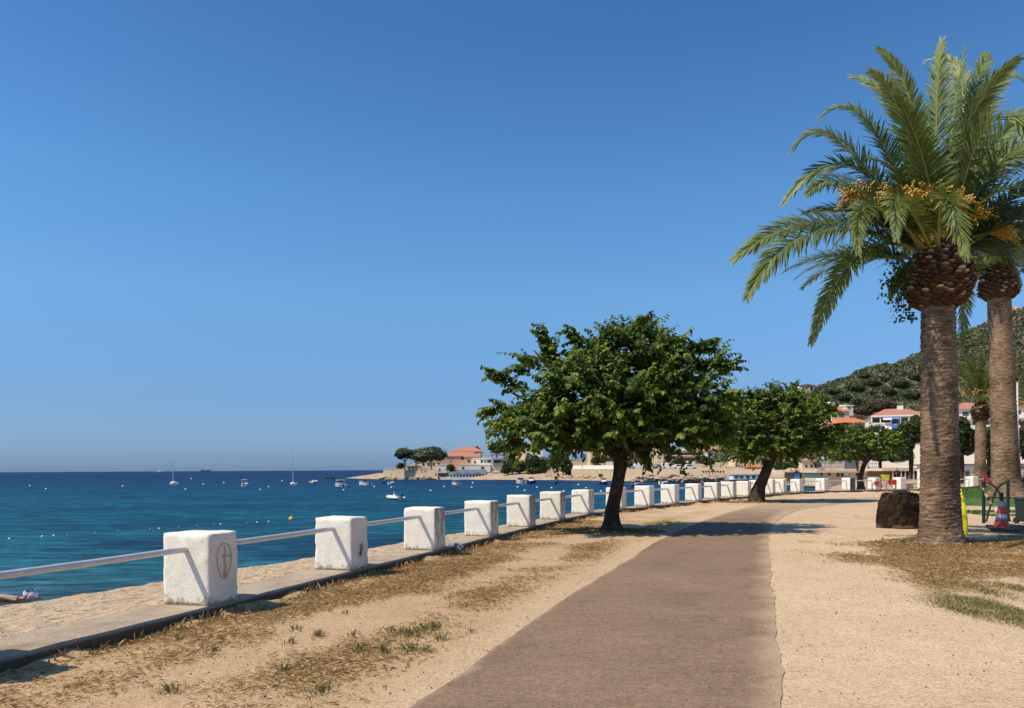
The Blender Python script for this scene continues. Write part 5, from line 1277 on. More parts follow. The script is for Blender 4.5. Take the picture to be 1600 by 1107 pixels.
def motorboat(label, px, py, heading, L_=6.2, B=2.4, canopy='navy', hullm='cream_pl', scale=1, cabin=True, arch=True):
    e = boat_root('motorboat', label, px, py, 'motorboat', heading, 'small motorboats at anchor', scale); kid(e, hull(L_,B,.85), 'hull', hullm)
    kid(e, MB().box((-L_*.36,0,.62), (L_*.14,B*.8,.5)).box((-L_*.12,0,.55), (L_*.10,B*.7,.5)), 'seat', 'white', bevel=.05)
    if cabin:
        kid(e, MB().add([(-.3,-B*.36,.85),(L_*.32,-B*.2,1.0),(L_*.32,B*.2,1.0),(-.3,B*.36,.85),(-.2,-B*.32,1.35),(L_*.16,-B*.16,1.2),(L_*.16,B*.16,1.2),(-.2,B*.32,1.35)], [(0,1,5,4),(1,2,6,5),(2,3,7,6),(3,0,4,7),(4,5,6,7)]), 'cabin', 'cream_pl')
        ws = MB().add([(-.15,-B*.36,1.3),(.55,-B*.28,1.25),(.55,B*.28,1.25),(-.15,B*.36,1.3),(-.3,-B*.34,1.75),(.1,-B*.22,1.78),(.1,B*.22,1.78),(-.3,B*.34,1.75)], [(0,1,5,4),(1,2,6,5),(2,3,7,6)]); kid(e, ws, 'windscreen', 'glass')
    if arch:
        mb = MB()
        for y in (-B*.38, B*.38): mb.tube([(-.2,y,.9),(-.6,y*.95,1.95)], .03, 6).tube([(-1.6,y,.9),(-1.3,y*.95,1.95)], .03, 6)
        fr = kid(e, mb, 'canopy_frame', 'galv'); kid(e, MB().box((-.95,0,2.0), (1.7,B*.82,.07)), 'canopy', canopy, bevel=.03)
    outboard(e, -L_/2-.15); kid(e, MB().tube([(L_*.2,-B*.3,1.05),(L_*.35,-B*.2,1.45),(L_*.5,0,1.5),(L_*.35,B*.2,1.45),(L_*.2,B*.3,1.05)], .025, 6), 'bow_rail', 'galv'); return e
def rib(label, px, py, heading, tube='cream_pl', bim=True, scale=1, L_=5.0, con='white'):
    e = boat_root('inflatable_boat', label, px, py, 'inflatable boat', heading, 'inflatable boats at anchor', scale); B = 2.0
    pts = [(-L_/2,-B*.4,.4),(-L_*.2,-B*.42,.4),(L_*.15,-B*.40,.42),(L_*.38,-B*.25,.52),(L_*.5,0,.62),(L_*.38,B*.25,.52),(L_*.15,B*.40,.42),(-L_*.2,B*.42,.4),(-L_/2,B*.4,.4)]
    kid(e, MB().tube(pts, [.12,.26,.27,.26,.25,.26,.27,.26,.12], 12), 'inflatable_tube', tube); kid(e, hull(L_*.92,B*.75,.38,.4), 'hull', 'white')
    kid(e, MB().box((-.1,0,.75), (.5,.6,.75), top=.8), 'console', con, bevel=.05); kid(e, MB().box((-.8,0,.55), (.6,.8,.4)), 'seat', 'white', bevel=.05); outboard(e, -L_/2+.0, .95)
    if bim:
        mb = MB()
        for y in (-.75,.75): mb.tube([(-.3,y,.6),(-.9,y,1.75)], .025, 6).tube([(-1.3,y,.6),(-.9,y,1.75)], .025, 6)
        kid(e, mb, 'canopy_frame', 'galv'); kid(e, MB().box((-.85,0,1.78), (1.5,1.6,.06)), 'canopy', 'navy', bevel=.02)
    return e
def sailboat(label, px, py, heading, mast, L_=7.0, B=2.3, scale=1):
    e = boat_root('sailboat', label, px, py, 'sailboat', heading, 'anchored sailing boats', scale); kid(e, hull(L_,B,.9,.8), 'hull', 'cream_pl')
    kid(e, MB().box((.3,0,1.1), (L_*.38,B*.5,.45), top=.8), 'cabin', 'white', bevel=.08); kid(e, MB().tube([(.6,0,.9),(.6,0,mast)], [.07,.035], 8), 'mast', 'white')
    kid(e, MB().tube([(.6,0,1.7),(-2.4,0,1.75)], [.09,.06], 8), 'boom', 'red'); mb = MB()
    for p in ((L_/2,0,1.1),(-L_/2,0,1.0),(.5,-B/2,1),(.5,B/2,1)): mb.tube([p,(.6,0,mast*.98)], .012, 4)
    kid(e, mb, 'rigging', 'grey'); mb = MB()
    for x in (-3,-2,-1): mb.tube([(x,-B*.45,.9),(x,-B*.45,1.4)], .02, 5).tube([(x,B*.45,.9),(x,B*.45,1.4)], .02, 5)
    kid(e, mb, 'stanchion', 'galv'); return e
sailboat('sailing boat with red boom, the left one of the two anchored off the beach', 271, 759, 2.15, 8.2)
sailboat('sailing boat with a very tall thin mast nearest the middle of the bay', 458, 759.5, 1.97, 13.6)
e = boat_root('sailboat', 'tiny distant sailing boat on the horizon left of the ship', 249, 738.6, 'sailboat', .3, 'anchored sailing boats', 2.0); e.location = pos(249, 738.4, 1700); e.location.z = SEA
kid(e, hull(12,4,1.6,1.5), 'hull', 'white'); kid(e, MB().tube([(0,0,1),(0,0,9)], .2, 6), 'mast', 'white'); kid(e, MB().box((0,0,2), (5,2,1)), 'cabin', 'white'); e.scale = (1.3,)*3
e = boat_root('cargo_ship', 'hazy grey ship far out on the horizon', 321, 737.5, 'ship', 0); e.location = pos(321, 736.5, 5200); e.location.z = SEA
kid(e, hull(76,12,5,4), 'hull', 'bluegrey'); kid(e, MB().box((-22,0,9), (14,9,9)).box((-22,0,15), (8,6,4)), 'superstructure', 'grey'); kid(e, MB().box((8,0,7), (34,8,5)).box((30,0,8), (5,3,8)), 'deck_cargo', 'bluegrey')
motorboat('small covered white boat alone left of the middle', 383, 761, 1.75, 4.2, 1.7, 'white', scale=.85, cabin=False)
rib('small inflatable with brown-clad crew space just right of the middle sailing boat', 490.5, 755, 1.5, 'cream_pl', False, 1.0, con='wood')
motorboat('white cabin motorboat with black outboard seen from its stern quarter', 531, 762.5, 2.05, 6.4, 2.5, 'white', arch=True)
motorboat('white motorboat with dark folded canopy seen side-on, bow to the left', 569, 760, 2.25, 6.2, 2.3, 'black')
motorboat('small blue-hulled boat, left of the two little ones near the headland', 600, 755.5, 1.45, 3.6, 1.6, 'white', 'navy', .8, False, False)
motorboat('small low white open boat, right of the two little ones near the headland', 611.5, 757.5, 1.4, 4.4, 1.7, 'white', 'white', .8, False, False)
rib('nearest inflatable boat with dark blue sun canopy and red cushion', 617, 781, 2.28, 'cream_pl', True, .98, 5.0)
motorboat('white motorboat with pale canopy and twin outboards below the waterside restaurant', 712, 759.5, 2.05, 5.6, 2.4, 'white')
motorboat('white motorboat left of the dark one below the olive trees', 813, 757.5, 1.86, 5.2, 2.3, 'white')
motorboat('dark-hulled motorboat right beside the white one below the olive trees', 831, 756, 1.05, 5.0, 2.0, 'white', 'navy', 1, True, False)
motorboat('dark-hulled boat with a white cabin left of the big tree trunk', 944, 757.5, 1.05, 4.6, 2.0, 'white', 'navy', 1, True, False)
motorboat('dark blue motorboat just right of the big tree trunk above the posts', 997, 762, 0.9, 5.0, 2.2, 'navy', 'navy', .9)
motorboat('little white dinghy near the rocks right of the dark blue motorboat', 1038, 758, 0.88, 4.2, 1.7, 'white', 'white', .8, False, False)
BOAT_SCALE = {'sailing boat with red boom': 0.6, 'sailing boat with a very tall': 0.5, 'small covered white boat': 0.65, 'small inflatable with brown': 0.7, 'white cabin motorboat with black': 0.63, 'white motorboat with dark folded': 0.62, 'small blue-hulled': 0.5, 'small low white open': 0.52, 'nearest inflatable': 0.5, 'white motorboat with pale canopy': 0.52, 'white motorboat left of the dark one': 0.7, 'dark-hulled motorboat right': 0.68, 'dark-hulled boat with a white cabin': 0.64, 'dark blue motorboat': 0.6, 'little white dinghy': 0.6}
for o in list(COL.objects):
    for k, v in BOAT_SCALE.items():
        if o.parent is None and str(o.get('label', '')).startswith(k): o.scale = (v*1.2,)*3
# workboat
e = empty('workboat', (pos(1165,757,150).x, 150, SEA), 'flat grey workboat with a row of cabin windows behind the posts', 'workboat', rz=.05)
kid(e, hull(7.2,2.8,1.15,.3), 'hull', 'bluegrey'); kid(e, MB().box((-.3,0,1.6), (5.2,2.2,1.0)), 'cabin', 'white', bevel=.05); kid(e, MB().box((-.3,0,2.16), (5.6,2.4,.1)), 'cabin_roof', 'cream_pl')
mb = MB()
for x in (-2.2,-1.2,0,1.2): mb.box((x,-1.12,1.65), (.7,.04,.5))
kid(e, mb, 'cabin_window', 'glass'); kid(e, MB().tube([(2.0,0,2),(2.0,0,3.0)], .04, 6), 'mast', 'grey')

# buoys
def buoy(px, py, r, mat, label, group, name='buoy', stem=False):
    p = onz(px, py, SEA); mb = MB().blob((0,0,r*.35), r, 2)
    o = mb.build(name, M[mat]); o.location = p; tag(o, label, 'buoy', group)
    if stem:
        pass
    return o
WB = [(47,760),(72,765),(192,760.5),(290,765.5),(299,749),(318,757.5),(350,755.5),(407,766),(420,761.5),(441,752.5),(537,766.5),(585,761.5),(612,762.5),(673,767.5),(694,761.5),(739,755.5),(737,762.5),(809,762),(820,767.5),(839,762.5),(862,763.5),(881,768.5),(904,758.5),(916,763.5),(939,768.5),(1035,770.5)]
for px, py in WB: buoy(px, py, .0011*onz(px,py,SEA).y*0.9+.04, 'white', 'round white mooring buoy floating in the bay', 'white mooring buoys in the bay')
b_ = buoy(455, 812.5, .17, 'ybuoy', 'single yellow buoy nearest the posts', None); kid(b_, MB().tube([(0,0,.1),(0,0,.34)], .035, 8), 'top_ring', 'ybuoy'); b_['label'] = 'single yellow buoy floating beyond the second post'
del_g = 'group' in b_ and b_.pop('group', None)
for px, py in [(15,843),(66,839.5),(84,838),(106,837),(149,834),(185,831.5),(235,828),(249,827),(280,825),(308,822.5),(335,820.5),(345,820),(386,818.5),(420,816),(402,817)]:
    buoy(px, py, .062, 'grey' if (px % 3) else 'white', 'small float on the swimming line off the beach', 'floats of the swimming line', 'line_float')

# ------------------------------------------------------------------ people
def skin_body(e, J, E, Rr):
    bm = bmesh.new(); ly = bm.verts.layers.skin.verify(); vs = [bm.verts.new(j) for j in J]
    for a, b in E: bm.edges.new((vs[a], vs[b]))
    for v, r in zip(vs, Rr): v[ly].radius = r if hasattr(r, '__len__') else (r, r)
    vs[0][ly].use_root = True
    me = bpy.data.meshes.new('body'); bm.to_mesh(me); bm.free()
    o = link_mesh('body', me, M['skin'], e); o.modifiers.new('skin', 'SKIN').use_smooth_shade = True
    s_ = o.modifiers.new('sub', 'SUBSURF'); s_.levels = 1; s_.render_levels = 2
def figure(label, loc, rz, pose='stand', top='cloth_white', bottom='cloth_black', hairm='hair', scale=1.0, group=None):
    """standing or walking figure 1.72 m tall facing local -Y"""
    w_ = .16 if pose == 'walk' else .03
    J = [(0,0,.95),(0,0,1.15),(0,0,1.36),(0,0,1.47),(0,-.01,1.56),(0,-.01,1.66),                 # pelvis..head 0-5
         (.19,0,1.38),(.25,.05*(pose=='walk'),1.12),(.24,-.14*(pose=='walk')-.02,.90),(.24,-.2*(pose=='walk')-.03,.80),   # R arm 6-9
         (-.19,0,1.38),(-.25,-.05*(pose=='walk'),1.12),(-.24,.10*(pose=='walk')-.02,.88),(-.24,.12*(pose=='walk')-.03,.78), # L arm 10-13
         (.09,0,.88),(.10,-w_,.50),(.10,-w_*1.2+.02,.09),(.10,-w_*1.2-.14,.035),                 # R leg 14-17
         (-.09,0,.88),(-.10,w_*.6,.50),(-.10,w_*1.6+.03,.09),(-.10,w_*1.6-.11,.035)]              # L leg 18-21
    E = [(0,1),(1,2),(2,3),(3,4),(4,5),(2,6),(6,7),(7,8),(8,9),(2,10),(10,11),(11,12),(12,13),(0,14),(14,15),(15,16),(16,17),(0,18),(18,19),(19,20),(20,21)]
    Rr = [(.15,.11),(.125,.095),(.15,.10),.055,.09,.085,.055,.04,.03,.03,.055,.04,.03,.03,.09,.055,.038,.035,.09,.055,.038,.035]
    cl = []
    if top: cl.append(('shirt', MB().lathe([(.165,.92),(.15,1.1),(.172,1.3),(.165,1.38),(.10,1.45),(.06,1.47)], 16).tube([(.17,0,1.38),(.235,.03,1.2)], [.075,.062], 10).tube([(-.17,0,1.38),(-.235,0,1.2)], [.075,.062], 10), top))
    if bottom: cl.append(('shorts', MB().lathe([(.165,.86),(.172,.93),(.16,1.0)], 16).tube([(.09,0,.90),(.10,-w_*.8,.58)], [.10,.085], 12).tube([(-.09,0,.90),(-.10,w_*.5,.58)], [.10,.085], 12), bottom))
    cl.append(('hair', MB().blob((0,.02,1.665), (.095,.105,.095), 2, 0, .1, 2), hairm))
    return J, E, Rr, cl
def put_person(label, loc, rz, **kw):
    J, E, Rr, cl = figure(label, loc, rz, **kw)
    e = empty('person', loc, label, 'person', rz=rz)
    skin_body(e, J, E, Rr)
    for nm, mb, mt in cl: kid(e, mb, nm, mt)
    return e
put_person('person in white top and black shorts walking at the right edge', pos(1598,767,55), 1.2, pose='walk')
put_person('person in blue and white on the hut roof terrace behind the railing', pos(1288,734,134), 0, pose='stand', top='blue2', bottom='cloth_white')
put_person('person in dark clothes at the bar counter left of the near palm', pos(1402,752,101), .5, pose='stand', top='cloth_black', bottom='cloth_black')
put_person('tiny dark figure standing on the rocks by the far waterline', pos(1107,753,182), .5, pose='stand', top='cloth_black', bottom='cloth_black')

# ------------------------------------------------------------------ near props
# sunbather (legs and feet in frame) on a dark towel, patterned bag
sb = onz(14, 942, -1.62)
def sunbather():
    e = empty('person', sb, 'sunbather lying on a dark towel at the water edge, bare legs in frame', 'person', rz=PI)
    J = [(.55,0,.14),(.85,0,.14),(1.1,0,.15),(1.22,0,.16),(1.34,0,.17),(.46,.1,.13),(.10,.12,.17),(-.26,.11,.07),(-.30,.12,.20),(.46,-.1,.13),(.10,-.12,.12),(-.30,-.13,.07),(-.34,-.14,.19),
         (1.06,.2,.13),(.82,.27,.08),(.6,.25,.07),(1.06,-.2,.13),(.82,-.27,.08),(.6,-.25,.07)]
    E = [(0,1),(1,2),(2,3),(3,4),(0,5),(5,6),(6,7),(7,8),(0,9),(9,10),(10,11),(11,12),(2,13),(13,14),(14,15),(2,16),(16,17),(17,18)]
    Rr = [(.14,.10),(.12,.09),(.14,.10),.055,.095,.09,.06,.04,.035,.09,.06,.04,.035,.055,.04,.03,.055,.04,.03]
    skin_body(e, J, E, Rr)
    kid(e, MB().blob((.5,0,.15), (.18,.17,.12), 2), 'swim_shorts', 'cloth_black'); kid(e, MB().blob((1.37,0,.2), (.11,.1,.1), 2), 'hair', 'hair')
    t = MB(); nx, ny = 22, 10; vs = [(-.6+2.2*i/nx, -.42+.84*j/ny, .03+.03*noise.noise(Vector((i*.5, j*.5, 0)))) for i in range(nx+1) for j in range(ny+1)]
    t.add(vs, [(i*(ny+1)+j,(i+1)*(ny+1)+j,(i+1)*(ny+1)+j+1,i*(ny+1)+j+1) for i in range(nx) for j in range(ny)], 0, True)
    o = t.build('beach_towel', M['cloth_black']); o.location = sb; o.rotation_euler = (0,0,PI); tag(o, 'dark towel under the sunbather at the water edge', 'towel')
sunbather()
bg_ = onz(47, 940, -1.64)
def bag():
    m, nt, b, out = new_mat('patterned_cotton'); v = coords(nt)
    vo = N(nt, 'ShaderNodeTexVoronoi', Scale=9); L(nt, v, vo.inputs['Vector'])
    L(nt, ramp(nt, nz(nt, v, 9, 2), [(.44, (.74,.70,.80)), (.5, (.10,.08,.20)), (.55, (.74,.70,.80)), (.62, (.45,.25,.35)), (.66, (.74,.70,.80))]), b.inputs['Base Color'])
    e = empty('beach_bag', bg_, 'white and purple patterned beach bag standing by the sunbather', 'bag', rz=.3)
    n = 20; mb = MB(); prof = [(.04,0),(.15,.01),(.17,.08),(.165,.16),(.15,.22),(.11,.26)]
    vs = [(r*1.0*math.cos(2*PI*k/n)*(1+.12*noise.noise(Vector((k*.6, z*9, 0)))), r*.6*math.sin(2*PI*k/n), z+.03*math.cos(2*PI*k/n*2)*(z/.26)) for r, z in prof for k in range(n)]
    mb.add(vs, [(i*n+k, i*n+(k+1) % n, (i+1)*n+(k+1) % n, (i+1)*n+k) for i in range(len(prof)-1) for k in range(n)]+[tuple(reversed(range(n)))], 0, True)
    me = mb.build('bag_body', m, e)
    kid(e, MB().tube([(-.08,-.05,.24),(-.02,-.05,.31),(.06,-.05,.32),(.11,-.05,.22)], .012, 6), 'handle', 'navy')
bag()
# crumpled plastic bag at the third post
cb = onz(711, 862, .0)
def crumple():
    m, nt, b, out = new_mat('translucent_plastic'); v = coords(nt)
    L(nt, ramp(nt, nz(nt, v, 14, 3), [(.4, (.20,.24,.33)), (.6, (.50,.55,.66))]), b.inputs['Base Color']); b.inputs['Roughness'].default_value = .2
    mb = MB().blob((0,0,.06), (.13,.09,.075), 4, 0, .55, 5, 3.2); o = mb.build('plastic_bag', m); o.location = cb+Vector((0,0,.02)); o.rotation_euler = (0,0,.4)
    for p in o.data.polygons: p.use_smooth = False
    tag(o, 'crumpled bluish plastic bag lying in the shade beside the third post', 'litter')
crumple()
# yellow board leaning behind the near palm
def yboard():
    bt = onz(1506, 838); e = empty('rescue_board', bt, 'bright yellow board leaning against the right side of the near palm trunk', 'board')
    tp = pos(1493, 758, bt.y+.12)-bt; d = tp.normalized(); sdv = Vector((.35,-.94,0)); sdv = (sdv-d*sdv.dot(d)).normalized(); nn = d.cross(sdv)
    n = 26; k = 14; Ln = tp.length; vs = []
    for i in range(n):
        t = i/(n-1); w_ = .19*math.sin(PI*min(1, max(0, .03+.94*t)))**.55; th = .05*math.sin(PI*(.05+.9*t))**.5; c = d*Ln*t+nn*(-.06*math.sin(PI*t)+.0)+Vector((.03,0,.01))
        for q in range(k): a = 2*PI*q/k; vs.append(c+sdv*math.cos(a)*w_+nn*math.sin(a)*th)
    mb = MB().add(vs, [(i*k+q, i*k+(q+1) % k, (i+1)*k+(q+1) % k, (i+1)*k+q) for i in range(n-1) for q in range(k)]+[tuple(reversed(range(k))), tuple((n-1)*k+q for q in range(k))], 0, True)
    kid(e, mb, 'board_body', 'yellow')
    for sg in (-1, 1):
        c = d*Ln*.66+nn*(-.06*math.sin(PI*.66)+sg*.048)+Vector((.03,0,.01)); f = MB(); f.add([c-sdv*.10-d*.14, c+sdv*.12-d*.14, c+sdv*.12+d*.14, c-sdv*.10+d*.14], [(0,1,2,3)]); s_ = kid(e, f, 'sticker', 'white')
        f = MB()
        for j in range(5):
            c2 = c+nn*sg*.003+d*(-.10+.05*j); f.add([c2-sdv*.05-d*.013, c2+sdv*.08-d*.013, c2+sdv*.08+d*.013, c2-sdv*.05+d*.013], [(0,1,2,3)])
        f.build('sticker_lettering', M['red'], e)
yboard()
# traffic cone
M['bandgrey'] = simple('grey_reflective_band', (.42,.42,.44), .4)
def cone():
    p = onz(1565, 827); e = empty('traffic_cone', p, 'red and grey-white striped traffic cone beside the green hoop stand', 'cone', rz=.5)
    H_ = 48/1200*p.y; r = lambda t: .175*(1-t)+.035*t; n = 28
    kid(e, MB().box((0,0,.02), (.44,.44,.04)), 'cone_base', 'red', bevel=.01)
    bands = [(0,.22,'red'),(.22,.46,'galv'),(.46,.66,'red'),(.66,.88,'galv'),(.88,1,'red')]
    b = MB().lathe([(r(0)+.02,.04),(r(0),.07),(r(.2),.04+.2*H_),(r(1),H_)], n); kid(e, b, 'cone_body', 'red')
    for t0, t1 in ((.24,.46),(.66,.88)):
        m = MB(); m.lathe([(r(t0)+.004,H_*t0+.03),(r(t1)+.004,H_*t1+.02)], n); kid(e, m, 'reflective_band', 'bandgrey')
    kid(e, MB().lathe([(.045,H_-.02),(.055,H_+.02),(.05,H_+.12),(.03,H_+.15)], 12), 'lamp_top', 'black')
cone()
# green hoop stand with warning tape
def hoops():
    c = onz(1537, 818); D = c.y; k = D/1200
    e = empty('hoop_stand', c, 'dark green metal posts with crossed arched hoops behind the traffic cone', 'bike stand'); P = lambda px, py, dy=0: pos(px, py, D+dy)-c
    for (px, y0, y1, dy) in ((1537,818,753,0),(1575,813,752,.7)):
        a = P(px, y0, dy); b_ = P(px, y1, dy); a.z = -.05; kid(e, MB().tube([a, b_], .045, 12).tube([b_, b_+Vector((0,0,.05))], [.055,.04], 12), 'post', 'green_metal')
    a1 = [P(1541,816,.5),P(1545,800,.45),P(1552,778,.4),P(1560,762,.3),P(1568,756,.2),P(1575,753,.1)]; a2 = [P(1537,755),P(1549,757,.1),P(1560,768,.2),P(1569,786,.3),P(1575,803,.5),P(1578,814,.6)]
    for a in (a1, a2):
        pts = [Vector(p) for p in a]; sm = []
        for i in range(len(pts)-1):
            p0 = pts[max(0,i-1)]; p3 = pts[min(len(pts)-1,i+2)]
            for t in (0,.25,.5,.75):
                sm.append(.5*((2*pts[i])+(pts[i+1]-p0)*t+(2*p0-5*pts[i]+4*pts[i+1]-p3)*t*t+(3*pts[i]-p0-3*pts[i+1]+p3)*t**3))
        sm.append(pts[-1]); kid(e, MB().tube(sm, .026, 10), 'hoop', 'green_metal')
    # tape: red/white ribbon
    tp = [P(1534,760,-.1),P(1537,766,-.1),P(1543,777,-.1),P(1549,788,0),(P(1557,800,-.1))]
    e2 = empty('barrier_tape', c+tp[0], 'red and white striped barrier tape tied round the green hoop stand', 'barrier tape')
    rib_ = []; 
    n = 40; red = MB(); wh = MB()
    for i in range(n):
        def at_(s):
            s *= (len(tp)-1); j = min(int(s), len(tp)-2); q = tp[j].lerp(tp[j+1], s-j); w_ = .055*(.6+.4*math.cos(s*3)); return q-tp[0], w_
        q0, w0 = at_(i/n); q1, w1 = at_((i+1)/n); off0 = Vector((w0, math.sin(i*.4)*.02, w0*.5)); off1 = Vector((w1, math.sin((i+1)*.4)*.02, w1*.5))
        red.add([q0-off0, q0+off0, q1+off1, q1-off1], [(0,1,2,3)], (i//5) % 2)
    red.build('tape_ribbon', [M['red'], M['white']], e2)
    f = MB(); a = P(1538,738,-.1)-tp[0]; b_ = P(1538,752,-.1)-tp[0]; c2 = P(1551,755,-.1)-tp[0]; d = P(1544,745,-.1)-tp[0]
    f.add([a, b_, c2, d+Vector((0,.05,0))], [(0,1,2),(0,2,3)]); kid(e2, f, 'tape_end', 'red')
    kid(e2, MB().tube([P(1537,753,-.1)-tp[0], a], .012, 6), 'tape_knot', 'red')
hoops()
# dark litter bin cut by the right edge
def litter_bin():
    p = onz(1607, 819); e = empty('litter_bin', p, 'dark teal wheeled bin cut off by the right edge of the frame', 'bin', rz=.15); H_ = 38/1200*p.y
    kid(e, MB().box((0,0,H_*.45+.06), (.40,.46,H_*.9), top=1.12), 'bin_body', 'teal', bevel=.03); kid(e, MB().box((0,-.02,H_*.96+.05), (.50,.56,.07)), 'lid', 'teal', bevel=.03)
    for s_ in (-.2,.2): kid(e, MB().tube([(s_-.03,.2,.09),(s_+.03,.2,.09)], .09, 16, smooth=False), 'wheel', 'black')
litter_bin()
# low kerb slab behind the cone
mb = MB(); a = onz(1548, 829.5); b_ = onz(1640, 838); c = onz(1640, 826); d = onz(1540, 823)
mb.prism([(a.x,a.y),(b_.x,b_.y),(c.x,c.y),(d.x,d.y)], .0, .05); o = mb.build('paving_slab', M['kerb'], bevel=.01); tag(o, kind='structure')
# lamp post
lp = pos(1590.5, 764, 50); e = empty('lamp_post', lp, 'tall slim white lamp post at the right edge between the palms', 'street lamp')
kid(e, MB().tube([(0,0,-.1),(0,0,3.6),(0,0,6.9)], [.10,.085,.045], 14), 'pole', 'white'); kid(e, MB().tube([(0,0,.0),(0,0,1.0)], [.13,.11], 14), 'pole_base', 'white'); kid(e, MB().lathe([(.03,4.05),(.30,4.3),(.34,4.36),(.05,4.42)], 16, (.28,0,0)).tube([(0,0,4.4),(.28,0,4.42)], .03, 8), 'lamp_shade', 'black')
# bicycle with red bags by the far posts
def bicycle():
    p = pos(1381, 765.5, 50.0); p.z = 0.0; e = empty('bicycle', p, 'parked bicycle with bright red bags leaning at the far posts', 'bicycle', rz=.15)
    for x in (-.5,.5):
        mb = MB(); mb.tube([(x+.33*math.cos(2*PI*k/24),0,.34+.33*math.sin(2*PI*k/24)) for k in range(25)], .024, 6, cap=False)
        w_ = kid(e, mb, 'wheel', 'black'); s_ = MB()
        for k in range(8): s_.tube([(x,0,.34),(x+.32*math.cos(k*PI/4),0,.34+.32*math.sin(k*PI/4))], .005, 4)
        s_.build('spokes', M['galv'], w_)
    kid(e, MB().tube([(-.5,0,.34),(-.1,0,.34),(.38,0,.80),(-.2,0,.80),(-.5,0,.34)], .022, 8).tube([(-.1,0,.34),(-.24,0,.92)], .02, 8).tube([(.5,0,.34),(.38,0,.95)], .02, 8), 'frame', 'red')
    kid(e, MB().box((-.25,0,.95), (.26,.13,.06)), 'saddle', 'black', bevel=.02); kid(e, MB().tube([(.30,-.26,1.0),(.38,0,.98),(.30,.26,1.0)], .015, 8), 'handlebar', 'black'); kid(e, MB().box((.60,-.15,.62), (.30,.16,.34)).box((.60,.15,.62), (.30,.16,.34)), 'pannier', 'red', bevel=.04)
    kid(e, MB().box((-.62,-.15,.55), (.28,.14,.30)), 'rear_bag', 'red', bevel=.04)
bicycle()
p = pos(1417, 765, 53); p.z = 0
e = empty('wooden_crate', p, 'orange-brown wooden box behind the far posts near the palm', 'box'); mb = MB()
for k in range(4): mb.box((0,-.28,.09+k*.1), (.62,.03,.08)).box((0,.28,.09+k*.1), (.62,.03,.08)).box((-.31,0,.09+k*.1), (.03,.52,.08)).box((.31,0,.09+k*.1), (.03,.52,.08))
kid(e, mb, 'side_slats', 'wood'); kid(e, MB().box((0,0,.03), (.6,.54,.03)), 'crate_floor', 'wood')
p = onz(1407, 770); e = empty('bollard', p, 'thin white bollard with black foot seen above the palm stump', 'bollard')
kid(e, MB().tube([(0,0,.2),(0,0,.72),(0,0,.78)], [.05,.05,.02], 12), 'shaft', 'white'); kid(e, MB().tube([(0,0,-.05),(0,0,.2)], [.10,.08], 12), 'foot', 'black')

# ------------------------------------------------------------------ lawn mound and ground cover
def lawns():
    # gentle mound under the second palm
    c = Vector((p2.x, p2.y+3, 0)); nx, ny = 60, 50; V = []; T = []
    for j in range(ny):
        for i in range(nx):
            x = 16.4+20*i/(nx-1); y = 29.0+18*j/(ny-1)
            ex = math.hypot((x-26)/8.6, (y-34.5)/5.5); ex = max(0, ex+.06*noise.noise(Vector((x*.5, y*.5, 0))))
            V.append((x, y, .85*max(0, 1-ex**2.4)**.8-.05 if ex < 1 else -.05))
    F_ = [(j*nx+i, j*nx+i+1, (j+1)*nx+i+1, (j+1)*nx+i) for j in range(ny-1) for i in range(nx-1)]
    V = np.array(V); F_ = np.array(F_); F_ = F_[V[F_][..., 2].max(1) > -.04]
    V[:, 2] = np.where(V[:, 2] > -.045, V[:, 2]+.03, V[:, 2])
    tag(np_mesh('lawn', V, F_, M['lawn_base'], smooth=True), kind='structure')
    n = 26000; x = rng.uniform(16.4, 34, n*2); y = rng.uniform(29, 42, n*2); ex = np.hypot((x-26)/8.6, (y-34.5)/5.5); k = ex < .985; x, y, ex = x[k][:n], y[k][:n], ex[k][:n]
    z = .85*np.maximum(0, 1-ex**2.4)**.8-.03
    # flat strip of thinner grass in front
    m = 9000; x2 = rng.uniform(15.4, 26, m); y2 = rng.uniform(24.6, 27.6, m); gn = vnoise(x2, y2, .6, 4); kk = gn > -.25; x2, y2 = x2[kk], y2[kk]
    X = np.concatenate([x, x2]); Y = np.concatenate([y, y2]); Z = np.concatenate([z, np.zeros(len(x2))]); n = len(X)
    D = np.stack([rng.normal(size=n)*.45, rng.normal(size=n)*.45, np.ones(n)], 1); Nn = rng.normal(size=(n, 3))*[1,1,.1]
    V, Fc, T = leaves_mesh(np.stack([X, Y, Z], 1), D, Nn, rng.uniform(.04, .09, n), np.clip(rng.normal(.5, .25, n), 0, 1), .22)
    o = np_mesh('lawn_grass', V, Fc, M['lawn'], tint=T); tag(o, 'bright green watered grass under the second palm', 'grass', kind='stuff')
lawns()
def blades(n, xr, yr, dens, zf, size, mat, name, label, flat=.25, tmean=.55, wid=.10, clump=None, cat='grass'):
    x = rng.uniform(*xr, n); y = yr[0]+(yr[1]-yr[0])*rng.random(n)**1.0
    ko = kerb_off(x, y); d = dens(x, y, ko); k = rng.random(n) < d; x, y, ko = x[k], y[k], ko[k]; n = len(x)
    an = rng.uniform(0, 2*PI, n); D = np.stack([np.cos(an), np.sin(an), np.abs(rng.normal(size=n))*flat+.03], 1)
    P = np.stack([x, y, np.full(n, zf)+vnoise(x, y, .6, 1)*.022], 1)
    Nn = np.stack([rng.normal(size=n)*.4, rng.normal(size=n)*.4, np.ones(n)], 1)
    V, Fc, T = leaves_mesh(P, D, Nn, rng.uniform(*size, n), np.clip(rng.normal(tmean, .22, n), 0, 1), wid, curl=-.05)
    o = np_mesh(name, V, Fc, M[mat], tint=T); tag(o, label, cat, kind='stuff'); return o
